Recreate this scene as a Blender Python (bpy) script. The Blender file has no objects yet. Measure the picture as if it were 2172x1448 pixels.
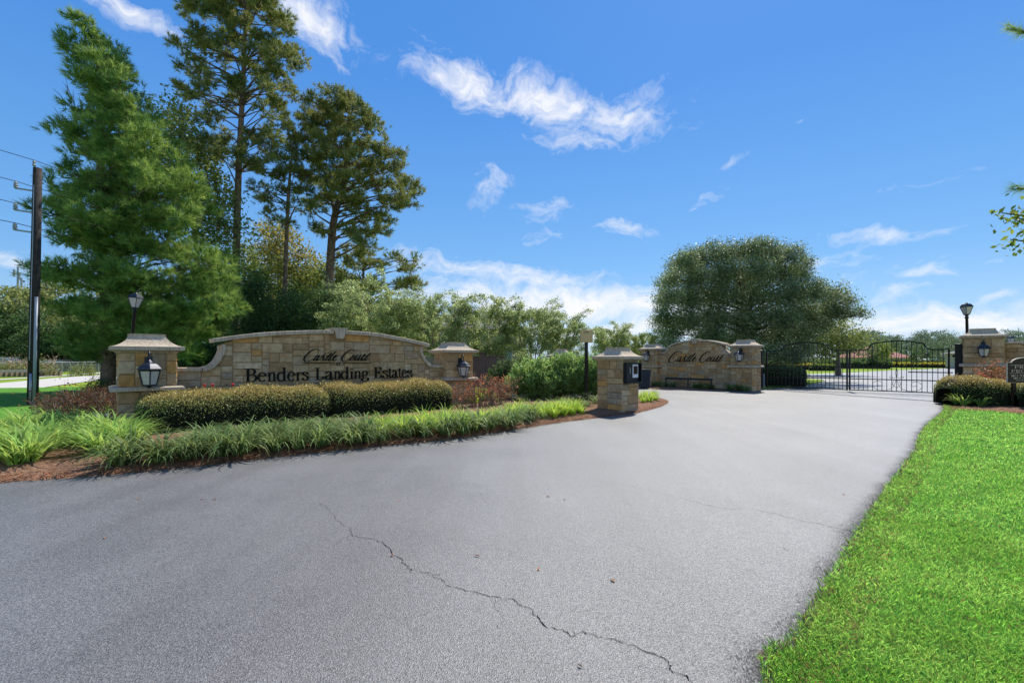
import bpy, math, random
import numpy as np
from mathutils import Matrix, Vector

random.seed(7)
R = np.random.default_rng(11)
C = bpy.context.scene.collection
rad = math.radians

# ------------------------------------------------------------------ camera, sky, sun, exposure
F, CX, HY, H = 1000.0, 1086.0, 760.0, 1.55     # focal length and horizon row of the photograph, eye height in metres
cam_d = bpy.data.cameras.new('camera'); cam = bpy.data.objects.new('camera', cam_d); C.objects.link(cam)
cam.location = (0, 0, H); cam.rotation_euler = (rad(90), 0, 0)
cam_d.sensor_width = 36; cam_d.lens = F / 2172 * 36; cam_d.shift_y = (HY - 724) / 2172
cam_d.clip_end = 3000; cam_d.clip_start = 0.05
bpy.context.scene.camera = cam
sc = bpy.context.scene
sc.view_settings.view_transform = 'Standard'; sc.view_settings.look = 'None'
sc.view_settings.gamma = 1; sc.view_settings.use_curve_mapping = False
sc.view_settings.exposure = 1.02
sc.render.engine = 'CYCLES'
sc.cycles.max_bounces = 6; sc.cycles.diffuse_bounces = 3; sc.cycles.glossy_bounces = 2
sc.cycles.transmission_bounces = 4; sc.cycles.transparent_max_bounces = 8
sc.cycles.use_denoising = True

SUN_AZ, SUN_EL = 27.0, 52.0       # azimuth from +Y towards +X
sun_d = bpy.data.lights.new('sun', 'SUN'); sun = bpy.data.objects.new('sun', sun_d); C.objects.link(sun)
sun_d.energy = 3.1; sun_d.angle = rad(0.53); sun_d.color = (1.0, 0.95, 0.86)
sd = Vector((math.sin(rad(SUN_AZ)) * math.cos(rad(SUN_EL)), math.cos(rad(SUN_AZ)) * math.cos(rad(SUN_EL)), math.sin(rad(SUN_EL))))
sun.rotation_euler = (-sd).to_track_quat('-Z', 'Y').to_euler()

world = bpy.data.worlds.new('World'); sc.world = world; world.use_nodes = True

def make_sky():
    nt = world.node_tree; N = nt.nodes; L = nt.links; N.clear()
    out = N.new('ShaderNodeOutputWorld'); bg = N.new('ShaderNodeBackground')
    L.new(bg.outputs[0], out.inputs[0]); bg.inputs[1].default_value = 0.15
    sky = N.new('ShaderNodeTexSky'); sky.sky_type = 'NISHITA'; sky.sun_disc = False
    sky.sun_elevation = rad(SUN_EL); sky.sun_rotation = rad(SUN_AZ)
    sky.altitude = 0; sky.air_density = 1.0; sky.dust_density = 0.3; sky.ozone_density = 3.0
    hs = N.new('ShaderNodeHueSaturation'); hs.inputs['Saturation'].default_value = 1.04; hs.inputs['Value'].default_value = 1.0
    gm = N.new('ShaderNodeGamma'); gm.inputs[1].default_value = 1.4
    sv = N.new('ShaderNodeVectorMath'); sv.operation = 'SCALE'; sv.inputs['Scale'].default_value = 1 / 6.0; L.new(sky.outputs[0], sv.inputs[0]); L.new(sv.outputs[0], gm.inputs[0])
    sv2 = N.new('ShaderNodeVectorMath'); sv2.operation = 'SCALE'; sv2.inputs['Scale'].default_value = 2.3; L.new(gm.outputs[0], sv2.inputs[0])
    L.new(sv2.outputs[0], hs.inputs['Color'])
    tc = N.new('ShaderNodeTexCoord'); sp = N.new('ShaderNodeSeparateXYZ'); L.new(tc.outputs['Generated'], sp.inputs[0])
    def m(op, a, b=None, c=None, clamp=False):
        n = N.new('ShaderNodeMath'); n.operation = op; n.use_clamp = clamp
        for i, v in enumerate((a, b, c)):
            if v is None: continue
            if isinstance(v, (int, float)): n.inputs[i].default_value = v
            else: L.new(v, n.inputs[i])
        return n.outputs[0]
    az = m('ARCTAN2', sp.outputs[0], sp.outputs[1])
    el = m('ARCSINE', sp.outputs[2])
    cb = N.new('ShaderNodeCombineXYZ'); L.new(az, cb.inputs[0]); L.new(el, cb.inputs[1])
    # domain-warped noise for cloud texture
    w1 = N.new('ShaderNodeTexNoise'); w1.inputs['Scale'].default_value = 6; w1.inputs['Detail'].default_value = 9; L.new(cb.outputs[0], w1.inputs['Vector'])
    ws = N.new('ShaderNodeVectorMath'); ws.operation = 'SCALE'; L.new(w1.outputs['Color'], ws.inputs[0]); ws.inputs['Scale'].default_value = 0.17
    wa = N.new('ShaderNodeVectorMath'); wa.operation = 'ADD'; L.new(cb.outputs[0], wa.inputs[0]); L.new(ws.outputs[0], wa.inputs[1])
    mp = N.new('ShaderNodeMapping'); mp.inputs['Rotation'].default_value = (0, 0, rad(14)); mp.inputs['Scale'].default_value = (9, 26, 1); L.new(wa.outputs[0], mp.inputs[0])
    n1 = N.new('ShaderNodeTexNoise'); n1.inputs['Scale'].default_value = 1.0; n1.inputs['Detail'].default_value = 11; n1.inputs['Roughness'].default_value = 0.62; L.new(mp.outputs[0], n1.inputs['Vector'])
    mp2 = N.new('ShaderNodeMapping'); mp2.inputs['Scale'].default_value = (34, 62, 1); mp2.inputs['Location'].default_value = (3, 7, 0); L.new(wa.outputs[0], mp2.inputs[0])
    n2 = N.new('ShaderNodeTexNoise'); n2.inputs['Detail'].default_value = 8; n2.inputs['Roughness'].default_value = 0.65; n2.inputs['Scale'].default_value = 1; L.new(mp2.outputs[0], n2.inputs['Vector'])
    tex = m('ADD', m('MULTIPLY', n1.outputs[0], 0.55), m('MULTIPLY', n2.outputs[0], 0.45))
    wz = N.new('ShaderNodeSeparateXYZ'); L.new(w1.outputs['Color'], wz.inputs[0])
    azw = m('ADD', az, m('MULTIPLY', m('SUBTRACT', wz.outputs[0], 0.5), 0.16))
    elw = m('ADD', el, m('MULTIPLY', m('SUBTRACT', wz.outputs[1], 0.5), 0.10))
    # (px, py, rx, ry, tilt in degrees, strength): cloud banks by direction
    banks = [(1000, 168, 140, 40, -14, 1.0), (1150, 212, 160, 46, -14, 1.0), (1310, 238, 130, 44, -8, 0.95), (1230, 288, 180, 28, -3, 0.68),
             (660, 38, 110, 48, -15, 1.0), (780, 85, 90, 24, -20, 0.6), (300, 25, 160, 30, -12, 0.85), (1035, 405, 55, 42, 25, 0.75),
             (1165, 442, 75, 28, 12, 0.62), (1152, 495, 45, 17, 20, 0.6), (1325, 482, 100, 24, -6, 0.78), (1500, 435, 60, 22, 25, 0.62),
             (1845, 512, 150, 24, -4, 0.8), (1990, 592, 80, 17, 0, 0.75), (1720, 575, 130, 36, 5, 0.72), (1990, 365, 140, 20, 6, 0.56),
             (1550, 352, 70, 12, 5, 0.5), (1710, 268, 20, 6, 0, 0.5), (2100, 640, 110, 14, 16, 0.75), (1920, 630, 130, 20, 5, 0.7),
             (1080, 590, 330, 32, -7, 0.85), (1200, 645, 480, 46, -2, 1.1), (1250, 700, 900, 26, 0, 1.0), (2020, 690, 360, 42, 0, 1.1), (1780, 600, 200, 14, 6, 0.55), (2080, 560, 110, 12, -8, 0.5), (60, 560, 150, 34, -14, 0.75),
             (560, 560, 200, 60, 0, 0.5), (2150, 350, 26, 8, 0, 0.4), (900, 270, 60, 12, 20, 0.3), (700, 610, 260, 50, 0, 0.6)]
    tot = None
    for px, py, rx, ry, tilt, st in banks:
        a0 = math.atan((px - CX) / F); e0 = math.atan((HY - py) / F * math.cos(a0))
        ra = rx / F * math.cos(a0) ** 2; re = ry / F * math.cos(a0)
        t = rad(tilt)
        dx = m('SUBTRACT', azw, a0); dy = m('SUBTRACT', elw, e0)
        u = m('ADD', m('MULTIPLY', dx, math.cos(t) / ra), m('MULTIPLY', dy, math.sin(t) / ra))
        v = m('ADD', m('MULTIPLY', dx, -math.sin(t) / re), m('MULTIPLY', dy, math.cos(t) / re))
        d = m('ADD', m('MULTIPLY', u, u), m('MULTIPLY', v, v))
        k = m('MULTIPLY', m('POWER', 2.718, m('MULTIPLY', d, -0.8)), st)
        tot = k if tot is None else m('MAXIMUM', tot, k)
    # unseen cloud behind the camera, added to fill the shaded fronts with light
    rear_fill = m('MULTIPLY', m('SUBTRACT', 0.2, m('MULTIPLY', sp.outputs[1], 0.9), clamp=True), 0.8)
    tot = m('MAXIMUM', tot, rear_fill)
    dens = m('SUBTRACT', m('MULTIPLY', m('ADD', m('MULTIPLY', m('SUBTRACT', tex, 0.5), 1.7), m('MULTIPLY', m('SUBTRACT', tot, 0.44), 0.75)), 1.9), 0.0, clamp=True)
    dens = m('MULTIPLY', dens, m('ADD', 0.45, m('MULTIPLY', tot, 0.5)), clamp=True)
    # pale haze low down
    gr = N.new('ShaderNodeValToRGB'); L.new(m('DIVIDE', m('ABSOLUTE', el), 1.5708), gr.inputs[0]); e = gr.color_ramp.elements
    e[0].position = 0.0; e[0].color = (1.2, 2.1, 3.2, 1); e[1].position = 1.0; e[1].color = (0.12, 0.72, 2.5, 1)
    k_ = e.new(0.11); k_.color = (0.62, 1.60, 3.05, 1); k_ = e.new(0.33); k_.color = (0.29, 1.08, 2.85, 1)
    ms = N.new('ShaderNodeMix'); ms.data_type = 'RGBA'; ms.inputs[0].default_value = 0.78; L.new(hs.outputs[0], ms.inputs[6]); L.new(gr.outputs[0], ms.inputs[7])
    hz = m('MULTIPLY', m('POWER', m('SUBTRACT', 1.0, m('MULTIPLY', m('ABSOLUTE', sp.outputs[2]), 1.0), clamp=True), 11), 0.45)
    mx = N.new('ShaderNodeMix'); mx.data_type = 'RGBA'; L.new(hz, mx.inputs[0]); L.new(ms.outputs[2], mx.inputs[6]); mx.inputs[7].default_value = (2.3, 2.7, 3.1, 1)
    mc = N.new('ShaderNodeMix'); mc.data_type = 'RGBA'; L.new(dens, mc.inputs[0]); L.new(mx.outputs[2], mc.inputs[6]); mc.inputs[7].default_value = (3.2, 3.25, 3.4, 1)
    L.new(mc.outputs[2], bg.inputs[0])
make_sky()

# ------------------------------------------------------------------ helpers
def G(px, py, z=0.0):
    Y = F * (H - z) / (py - HY); return ((px - CX) / F * Y, Y)
def P(px, py, Y): return ((px - CX) / F * Y, Y, H + (HY - py) / F * Y)

def tag(o, label=None, cat=None, group=None, kind=None):
    if label: o['label'] = label
    if cat: o['category'] = cat
    if group: o['group'] = group
    if kind: o['kind'] = kind
    return o
def empty(name, loc=(0, 0, 0), rz=0.0, label=None, cat=None, group=None):
    o = bpy.data.objects.new(name, None); C.objects.link(o); o.location = loc; o.rotation_euler = (0, 0, rz)
    o.empty_display_size = 0.1
    return tag(o, label, cat, group)

class MB:
    def __init__(s): s.v = []; s.f = []
    def add(s, vs, fs):
        b = len(s.v); s.v += [tuple(p) for p in vs]; s.f += [tuple(i + b for i in f) for f in fs]; return s
    def box(s, x0, x1, y0, y1, z0, z1):
        return s.add([(x0, y0, z0), (x1, y0, z0), (x1, y1, z0), (x0, y1, z0), (x0, y0, z1), (x1, y0, z1), (x1, y1, z1), (x0, y1, z1)],
                     [(0, 3, 2, 1), (4, 5, 6, 7), (0, 1, 5, 4), (1, 2, 6, 5), (2, 3, 7, 6), (3, 0, 4, 7)])
    def tube(s, pts, r, n=6, caps=True):
        pts = [Vector(p) for p in pts]; m = len(pts)
        rs = r if isinstance(r, (list, tuple)) else [r] * m
        ref = Vector((0, 0, 1)) if abs((pts[-1] - pts[0]).normalized().z) < 0.9 else Vector((1, 0, 0))
        vs = []
        for i, p in enumerate(pts):
            t = (pts[min(i + 1, m - 1)] - pts[max(i - 1, 0)]).normalized()
            a = t.cross(ref)
            if a.length < 1e-4: a = t.cross(Vector((0, 1, 0)))
            a.normalize(); b = t.cross(a).normalized()
            for k in range(n):
                q = 2 * math.pi * k / n; vs.append(p + a * (math.cos(q) * rs[i]) + b * (math.sin(q) * rs[i]))
        fs = [(i * n + k, i * n + (k + 1) % n, (i + 1) * n + (k + 1) % n, (i + 1) * n + k) for i in range(m - 1) for k in range(n)]
        if caps: fs += [tuple(range(n - 1, -1, -1)), tuple((m - 1) * n + k for k in range(n))]
        return s.add(vs, fs)
    def lathe(s, prof, n=8, cx=0, cy=0, ph=0.0):
        vs = []
        for r, z in prof:
            for k in range(n):
                q = 2 * math.pi * k / n + ph; vs.append((cx + r * math.cos(q), cy + r * math.sin(q), z))
        m = len(prof)
        fs = [(i * n + k, i * n + (k + 1) % n, (i + 1) * n + (k + 1) % n, (i + 1) * n + k) for i in range(m - 1) for k in range(n)]
        fs += [tuple(range(n - 1, -1, -1)), tuple((m - 1) * n + k for k in range(n))]
        return s.add(vs, fs)
    def prism_xz(s, pts, y0, y1):     # polygon in x,z pushed along y
        n = len(pts)
        vs = [(x, y0, z) for x, z in pts] + [(x, y1, z) for x, z in pts]
        return s.add(vs, [tuple(range(n)), tuple(range(2 * n - 1, n - 1, -1))] + [(i, i + n, (i + 1) % n + n, (i + 1) % n) for i in range(n)])
    def prism_xy(s, pts, z0, z1):
        n = len(pts)
        vs = [(x, y, z1) for x, y in pts] + [(x, y, z0) for x, y in pts]
        return s.add(vs, [tuple(range(n)), tuple(range(2 * n - 1, n - 1, -1))] + [(i, i + n, (i + 1) % n + n, (i + 1) % n) for i in range(n)])
    def mesh(s, name, mat=None):
        me = bpy.data.meshes.new(name); me.from_pydata(s.v, [], s.f)
        if mat: me.materials.append(mat)
        me.update(); return me
    def build(s, name, mat, parent=None, off=None, smooth=False):
        if off is not None: s.v = [(x - off[0], y - off[1], z - off[2]) for x, y, z in s.v]
        me = s.mesh(name, mat); o = bpy.data.objects.new(name, me); C.objects.link(o)
        if smooth:
            me.polygons.foreach_set('use_smooth', [True] * len(me.polygons))
        if parent is not None: o.parent = parent
        return o

def fast_mesh(name, V, k, mat):
    """V (n,3) with every k consecutive vertices one face."""
    V = np.ascontiguousarray(V, dtype=np.float32); n = len(V); nf = n // k
    me = bpy.data.meshes.new(name)
    me.vertices.add(n); me.vertices.foreach_set('co', V.ravel())
    me.loops.add(n); me.loops.foreach_set('vertex_index', np.arange(n, dtype=np.int32))
    me.polygons.add(nf); me.polygons.foreach_set('loop_start', np.arange(0, n, k, dtype=np.int32))
    try: me.polygons.foreach_set('loop_total', np.full(nf, k, dtype=np.int32))
    except Exception: pass
    me.materials.append(mat); me.update(calc_edges=True); return me
def fobj(name, V, k, mat, parent=None, off=None):
    if off is not None: V = V - np.array(off)
    o = bpy.data.objects.new(name, fast_mesh(name, V, k, mat)); C.objects.link(o)
    if parent is not None: o.parent = parent
    return o
def copy_tree(o, parent=None):
    c = o.copy(); C.objects.link(c); c.parent = parent
    for ch in list(o.children): copy_tree(ch, c)
    return c
def unit(a): return a / (np.linalg.norm(a, axis=-1, keepdims=True) + 1e-9)
def rdir(n): return unit(R.normal(size=(n, 3)))

def leaves(pts, size, aspect=1.8, dirs=None, spread=1.0, jit=0.35, flat=0.0):
    """diamond leaves, 4 vertices each"""
    n = len(pts); d = rdir(n) * spread
    if dirs is not None: d = d + dirs
    d = unit(d); nn = rdir(n)
    if flat: nn = unit(nn + np.array([0, 0, flat]))
    s = unit(np.cross(d, nn)); nn = unit(np.cross(s, d))
    L = (size * (1 + jit * R.normal(size=(n, 1)))).clip(size * 0.4, size * 2)
    W = L / aspect / 2
    a = pts; b = pts + d * L * 0.5 + s * W + nn * L * 0.08; c = pts + d * L; e = pts + d * L * 0.5 - s * W + nn * L * 0.08
    return np.stack([a, b, c, e], 1).reshape(-1, 3)
def needles(pts, dirs, n, L, w, spread=0.75):
    T = len(pts)
    d = unit(np.repeat(dirs, n, 0) + rdir(T * n) * spread * (0.5 + R.random((T * n, 1))))
    p = np.repeat(pts, n, 0) + np.repeat(dirs, n, 0) * (R.random((T * n, 1)) - 0.5) * L * 0.9
    s = unit(np.cross(d, rdir(T * n))) * w * 0.5
    l = L * (0.7 + 0.6 * R.random((T * n, 1)))
    tip = p + d * l; tip[:, 2] -= l[:, 0] * 0.06
    return np.stack([p - s, p + s, tip], 1).reshape(-1, 3)

# ------------------------------------------------------------------ materials
def mat(name, col, rough=0.8, spec=0.3, metal=0.0, noise=None, bump=None, col2=None, islands=0.0, transl=0.0, extra=None, coat=0):
    """noise = (scale, amount) mixes col with col2; bump = (scale, distance)"""
    m = bpy.data.materials.new(name); m.use_nodes = True; nt = m.node_tree; N = nt.nodes; L = nt.links
    bs = N['Principled BSDF']; out = N['Material Output']
    bs.inputs['Roughness'].default_value = rough; bs.inputs['Metallic'].default_value = metal
    bs.inputs['Specular IOR Level'].default_value = spec
    bs.inputs['Base Color'].default_value = (*col, 1)
    c = None
    tc = N.new('ShaderNodeTexCoord')
    if noise:
        nz = N.new('ShaderNodeTexNoise'); nz.inputs['Scale'].default_value = noise[0]; nz.inputs['Detail'].default_value = 6; nz.inputs['Roughness'].default_value = 0.65
        L.new(tc.outputs['Object'], nz.inputs['Vector'])
        rp = N.new('ShaderNodeValToRGB'); L.new(nz.outputs[0], rp.inputs[0])
        rp.color_ramp.elements[0].position = 0.5 - noise[1]; rp.color_ramp.elements[1].position = 0.5 + noise[1]
        rp.color_ramp.elements[0].color = (*col, 1); rp.color_ramp.elements[1].color = (*(col2 or col), 1)
        c = rp.outputs[0]
    if islands:
        g = N.new('ShaderNodeNewGeometry'); hs = N.new('ShaderNodeHueSaturation')
        if c is not None: L.new(c, hs.inputs['Color'])
        else: hs.inputs['Color'].default_value = (*col, 1)
        mr = N.new('ShaderNodeMapRange'); L.new(g.outputs['Random Per Island'], mr.inputs[0]); mr.inputs[3].default_value = 1 - islands; mr.inputs[4].default_value = 1 + islands
        L.new(mr.outputs[0], hs.inputs['Value'])
        mr2 = N.new('ShaderNodeMapRange'); mu = N.new('ShaderNodeMath'); mu.operation = 'FRACT'; mm = N.new('ShaderNodeMath'); mm.operation = 'MULTIPLY'; mm.inputs[1].default_value = 37.7
        L.new(g.outputs['Random Per Island'], mm.inputs[0]); L.new(mm.outputs[0], mu.inputs[0]); L.new(mu.outputs[0], mr2.inputs[0])
        mr2.inputs[3].default_value = 0.5 - islands * 0.055; mr2.inputs[4].default_value = 0.5 + islands * 0.035
        L.new(mr2.outputs[0], hs.inputs['Hue'])
        c = hs.outputs[0]
    if extra: c = extra(N, L, tc, c)
    if c is not None: L.new(c, bs.inputs['Base Color'])
    if bump:
        nb = N.new('ShaderNodeTexNoise'); nb.inputs['Scale'].default_value = bump[0]; nb.inputs['Detail'].default_value = 5; L.new(tc.outputs['Object'], nb.inputs['Vector'])
        b = N.new('ShaderNodeBump'); b.inputs['Distance'].default_value = bump[1]; b.inputs['Strength'].default_value = 1; L.new(nb.outputs[0], b.inputs['Height']); L.new(b.outputs[0], bs.inputs['Normal'])
    if transl:
        tr = N.new('ShaderNodeBsdfTranslucent'); mix = N.new('ShaderNodeMixShader'); mix.inputs[0].default_value = transl
        if c is not None:
            h2 = N.new('ShaderNodeHueSaturation'); h2.inputs['Value'].default_value = 1.9; h2.inputs['Hue'].default_value = 0.475; L.new(c, h2.inputs['Color']); L.new(h2.outputs[0], tr.inputs[0])
        else: tr.inputs[0].default_value = (*[min(1, q * 1.5) for q in col], 1)
        L.new(bs.outputs[0], mix.inputs[1]); L.new(tr.outputs[0], mix.inputs[2]); L.new(mix.outputs[0], out.inputs[0])
    return m

def obj_color_stone(name, bumpd=0.022):
    m = bpy.data.materials.new(name); m.use_nodes = True; nt = m.node_tree; N = nt.nodes; L = nt.links
    bs = N['Principled BSDF']; bs.inputs['Roughness'].default_value = 0.9; bs.inputs['Specular IOR Level'].default_value = 0.2
    oi = N.new('ShaderNodeObjectInfo'); tc = N.new('ShaderNodeTexCoord')
    va = N.new('ShaderNodeVectorMath'); va.operation = 'ADD'; L.new(tc.outputs['Object'], va.inputs[0])
    sc_ = N.new('ShaderNodeMath'); sc_.operation = 'MULTIPLY'; sc_.inputs[1].default_value = 50; L.new(oi.outputs['Random'], sc_.inputs[0]); L.new(sc_.outputs[0], va.inputs[1])
    nz = N.new('ShaderNodeTexNoise'); nz.inputs['Scale'].default_value = 7; nz.inputs['Detail'].default_value = 9; nz.inputs['Roughness'].default_value = 0.7; L.new(va.outputs[0], nz.inputs['Vector'])
    rp = N.new('ShaderNodeValToRGB'); L.new(nz.outputs[0], rp.inputs[0])
    e = rp.color_ramp.elements; e[0].position = 0.3; e[0].color = (0.62, 0.56, 0.5, 1); e[1].position = 0.72; e[1].color = (1.22, 1.2, 1.16, 1)
    mx = N.new('ShaderNodeMix'); mx.data_type = 'RGBA'; mx.blend_type = 'MULTIPLY'; mx.inputs[0].default_value = 1
    L.new(oi.outputs['Color'], mx.inputs[6]); L.new(rp.outputs[0], mx.inputs[7])
    nz2 = N.new('ShaderNodeTexNoise'); nz2.inputs['Scale'].default_value = 2.5; nz2.inputs['Detail'].default_value = 3; L.new(va.outputs[0], nz2.inputs['Vector'])
    rp2 = N.new('ShaderNodeValToRGB'); L.new(nz2.outputs[0], rp2.inputs[0]); e = rp2.color_ramp.elements
    e[0].position = 0.52; e[0].color = (0, 0, 0, 1); e[1].position = 0.75; e[1].color = (0.75, 0.75, 0.75, 1)
    mo = N.new('ShaderNodeMix'); mo.data_type = 'RGBA'; L.new(rp2.outputs[0], mo.inputs[0]); L.new(mx.outputs[2], mo.inputs[6]); mo.inputs[7].default_value = (0.36, 0.2, 0.08, 1)
    L.new(mo.outputs[2], bs.inputs['Base Color'])
    nb = N.new('ShaderNodeTexNoise'); nb.inputs['Scale'].default_value = 16; nb.inputs['Detail'].default_value = 8; nb.inputs['Roughness'].default_value = 0.7; L.new(va.outputs[0], nb.inputs['Vector'])
    b = N.new('ShaderNodeBump'); b.inputs['Distance'].default_value = bumpd; L.new(nb.outputs[0], b.inputs['Height']); L.new(b.outputs[0], bs.inputs['Normal'])
    return m

def streaks(N, L, tc, c):     # rain-streaked cast stone
    mp = N.new('ShaderNodeMapping'); mp.inputs['Scale'].default_value = (24, 24, 1.2); L.new(tc.outputs['Object'], mp.inputs[0])
    nz = N.new('ShaderNodeTexNoise'); nz.inputs['Scale'].default_value = 1; nz.inputs['Detail'].default_value = 6; L.new(mp.outputs[0], nz.inputs['Vector'])
    rp = N.new('ShaderNodeValToRGB'); L.new(nz.outputs[0], rp.inputs[0]); e = rp.color_ramp.elements
    e[0].position = 0.33; e[0].color = (0.55, 0.53, 0.5, 1); e[1].position = 0.55; e[1].color = (1, 1, 1, 1)
    mx = N.new('ShaderNodeMix'); mx.data_type = 'RGBA'; mx.blend_type = 'MULTIPLY'; mx.inputs[0].default_value = 0.8; L.new(c, mx.inputs[6]); L.new(rp.outputs[0], mx.inputs[7])
    return mx.outputs[2]

M = {}
M['stone'] = obj_color_stone('rough limestone')
M['mortar'] = mat('mortar', (0.26, 0.175, 0.105), 0.95, 0.1, noise=(9, 0.2), col2=(0.40, 0.30, 0.20), bump=(30, 0.01))
M['cast'] = mat('cast stone', (0.45, 0.36, 0.255), 0.85, 0.2, noise=(5, 0.2), col2=(0.56, 0.46, 0.335), bump=(40, 0.004), extra=streaks)
M['black'] = mat('black painted steel', (0.007, 0.007, 0.008), 0.4, 0.3)
M['lamp_metal'] = mat('dark lantern metal', (0.035, 0.04, 0.05), 0.42, 0.5, metal=0.6)
M['letter'] = mat('black lettering', (0.004, 0.004, 0.004), 0.5, 0.15)
M['glass'] = mat('frosted seeded glass', (0.55, 0.52, 0.46), 0.25, 0.5, noise=(20, 0.2), col2=(0.42, 0.40, 0.37))
M['bark_pine'] = mat('pine bark', (0.10, 0.065, 0.045), 0.95, 0.1, noise=(6, 0.15), col2=(0.26, 0.19, 0.145), bump=(14, 0.05))
M['bark_grey'] = mat('grey bark', (0.10, 0.085, 0.07), 0.95, 0.1, noise=(7, 0.15), col2=(0.22, 0.19, 0.16), bump=(14, 0.03))
M['bark_smooth'] = mat('smooth myrtle bark', (0.25, 0.18, 0.12), 0.8, 0.2, noise=(5, 0.15), col2=(0.38, 0.30, 0.22))
def leafmat(name, a, b, sc_=0.9, isl=0.35, tr=0.36, rough=0.55, spec=0.22, amt=0.16): return mat(name, a, rough, spec, noise=(sc_, amt), col2=b, islands=isl, transl=tr)
M['pine_young'] = leafmat('young pine needles', (0.05, 0.16, 0.03), (0.28, 0.40, 0.09), 1.5, 0.35, 0.3)
M['pine_old'] = leafmat('old pine needles', (0.07, 0.125, 0.035), (0.29, 0.31, 0.085), 1.0, 0.3, 0.25)
M['gum'] = leafmat('sweetgum leaves', (0.08, 0.14, 0.035), (0.25, 0.29, 0.07), 1.0, 0.4)
M['yellowing'] = leafmat('yellowing leaves', (0.11, 0.15, 0.03), (0.38, 0.32, 0.05), 0.8, 0.35)
M['shrub_dark'] = leafmat('dark shrub leaves', (0.03, 0.07, 0.022), (0.10, 0.17, 0.05), 0.8, 0.4)
M['shrub_bright'] = leafmat('bright shrub leaves', (0.09, 0.16, 0.02), (0.2, 0.27, 0.04), 1.2, 0.35)
M['myrtle'] = leafmat('crape myrtle leaves', (0.13, 0.21, 0.065), (0.36, 0.44, 0.18), 1.2, 0.5, 0.36, 0.5, 0.3)
M['oak'] = leafmat('live oak leaves', (0.06, 0.11, 0.04), (0.26, 0.34, 0.14), 1.2, 0.6, 0.2, 0.5, 0.45)
M['oleander'] = leafmat('oleander leaves', (0.12, 0.25, 0.065), (0.30, 0.46, 0.13), 1.6, 0.45, 0.34, 0.5, 0.3)
M['lily'] = leafmat('daylily blades', (0.12, 0.27, 0.04), (0.34, 0.48, 0.11), 2.5, 0.4, 0.35)
M['liriope'] = leafmat('liriope blades', (0.038, 0.095, 0.018), (0.24, 0.32, 0.10), 3.0, 0.6, 0.3)
M['lime'] = leafmat('lime liriope blades', (0.16, 0.33, 0.03), (0.42, 0.55, 0.09), 2.5, 0.35, 0.4)
M['dwarf'] = leafmat('dwarf grass tufts', (0.13, 0.17, 0.06), (0.30, 0.28, 0.11), 3.0, 0.4, 0.35)
M['rose_leaf'] = leafmat('reddened rose leaves', (0.16, 0.16, 0.05), (0.42, 0.15, 0.06), 4.0, 0.45, 0.35)
M['rose_leaf_dull'] = leafmat('dull rose leaves', (0.09, 0.09, 0.03), (0.20, 0.07, 0.03), 4.0, 0.45, 0.3)
M['twig'] = mat('dry twigs', (0.17, 0.125, 0.09), 0.9, 0.2, noise=(9, 0.2), col2=(0.30, 0.24, 0.18))
M['petal'] = mat('red rose petals', (0.65, 0.03, 0.04), 0.6, 0.3, transl=0.3)
M['far_tree'] = leafmat('far pine foliage', (0.09, 0.14, 0.075), (0.2, 0.26, 0.14), 0.12, 0.3, 0.2)
M['far_tree_grey'] = leafmat('far grey foliage', (0.13, 0.15, 0.11), (0.2, 0.22, 0.16), 0.2, 0.3, 0.2)
M['far_tree_left'] = leafmat('roadside foliage', (0.08, 0.12, 0.035), (0.3, 0.33, 0.1), 0.3, 0.35, 0.3)
M['straw'] = mat('pine straw', (0.28, 0.12, 0.05), 0.85, 0.2, islands=0.45)

def hedge_extra(N, L, tc, c):      # golden new growth towards the clipped top
    sx = N.new('ShaderNodeSeparateXYZ'); L.new(tc.outputs['Object'], sx.inputs[0])
    nz = N.new('ShaderNodeTexNoise'); nz.inputs['Scale'].default_value = 3.0; nz.inputs['Detail'].default_value = 4; L.new(tc.outputs['Object'], nz.inputs['Vector'])
    ad = N.new('ShaderNodeMath'); ad.operation = 'MULTIPLY_ADD'; L.new(nz.outputs[0], ad.inputs[0]); ad.inputs[1].default_value = 0.45; L.new(sx.outputs[2], ad.inputs[2])
    mr = N.new('ShaderNodeMapRange'); L.new(ad.outputs[0], mr.inputs[0]); mr.inputs[1].default_value = 0.78; mr.inputs[2].default_value = 1.06
    mx = N.new('ShaderNodeMix'); mx.data_type = 'RGBA'; L.new(mr.outputs[0], mx.inputs[0]); L.new(c, mx.inputs[6])
    hs = N.new('ShaderNodeHueSaturation'); hs.inputs['Color'].default_value = (0.44, 0.36, 0.10, 1)
    g = N.new('ShaderNodeNewGeometry'); m2 = N.new('ShaderNodeMapRange'); L.new(g.outputs['Random Per Island'], m2.inputs[0]); m2.inputs[3].default_value = 0.45; m2.inputs[4].default_value = 1.35
    L.new(m2.outputs[0], hs.inputs['Value']); L.new(hs.outputs[0], mx.inputs[7]); return mx.outputs[2]
M['hedge'] = mat('clipped hedge leaves', (0.10, 0.165, 0.045), 0.45, 0.4, noise=(2.5, 0.18), col2=(0.25, 0.31, 0.09), islands=0.45, transl=0.25, extra=hedge_extra)
M['hedge_core'] = mat('hedge interior', (0.012, 0.016, 0.007), 0.95, 0.1)

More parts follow.
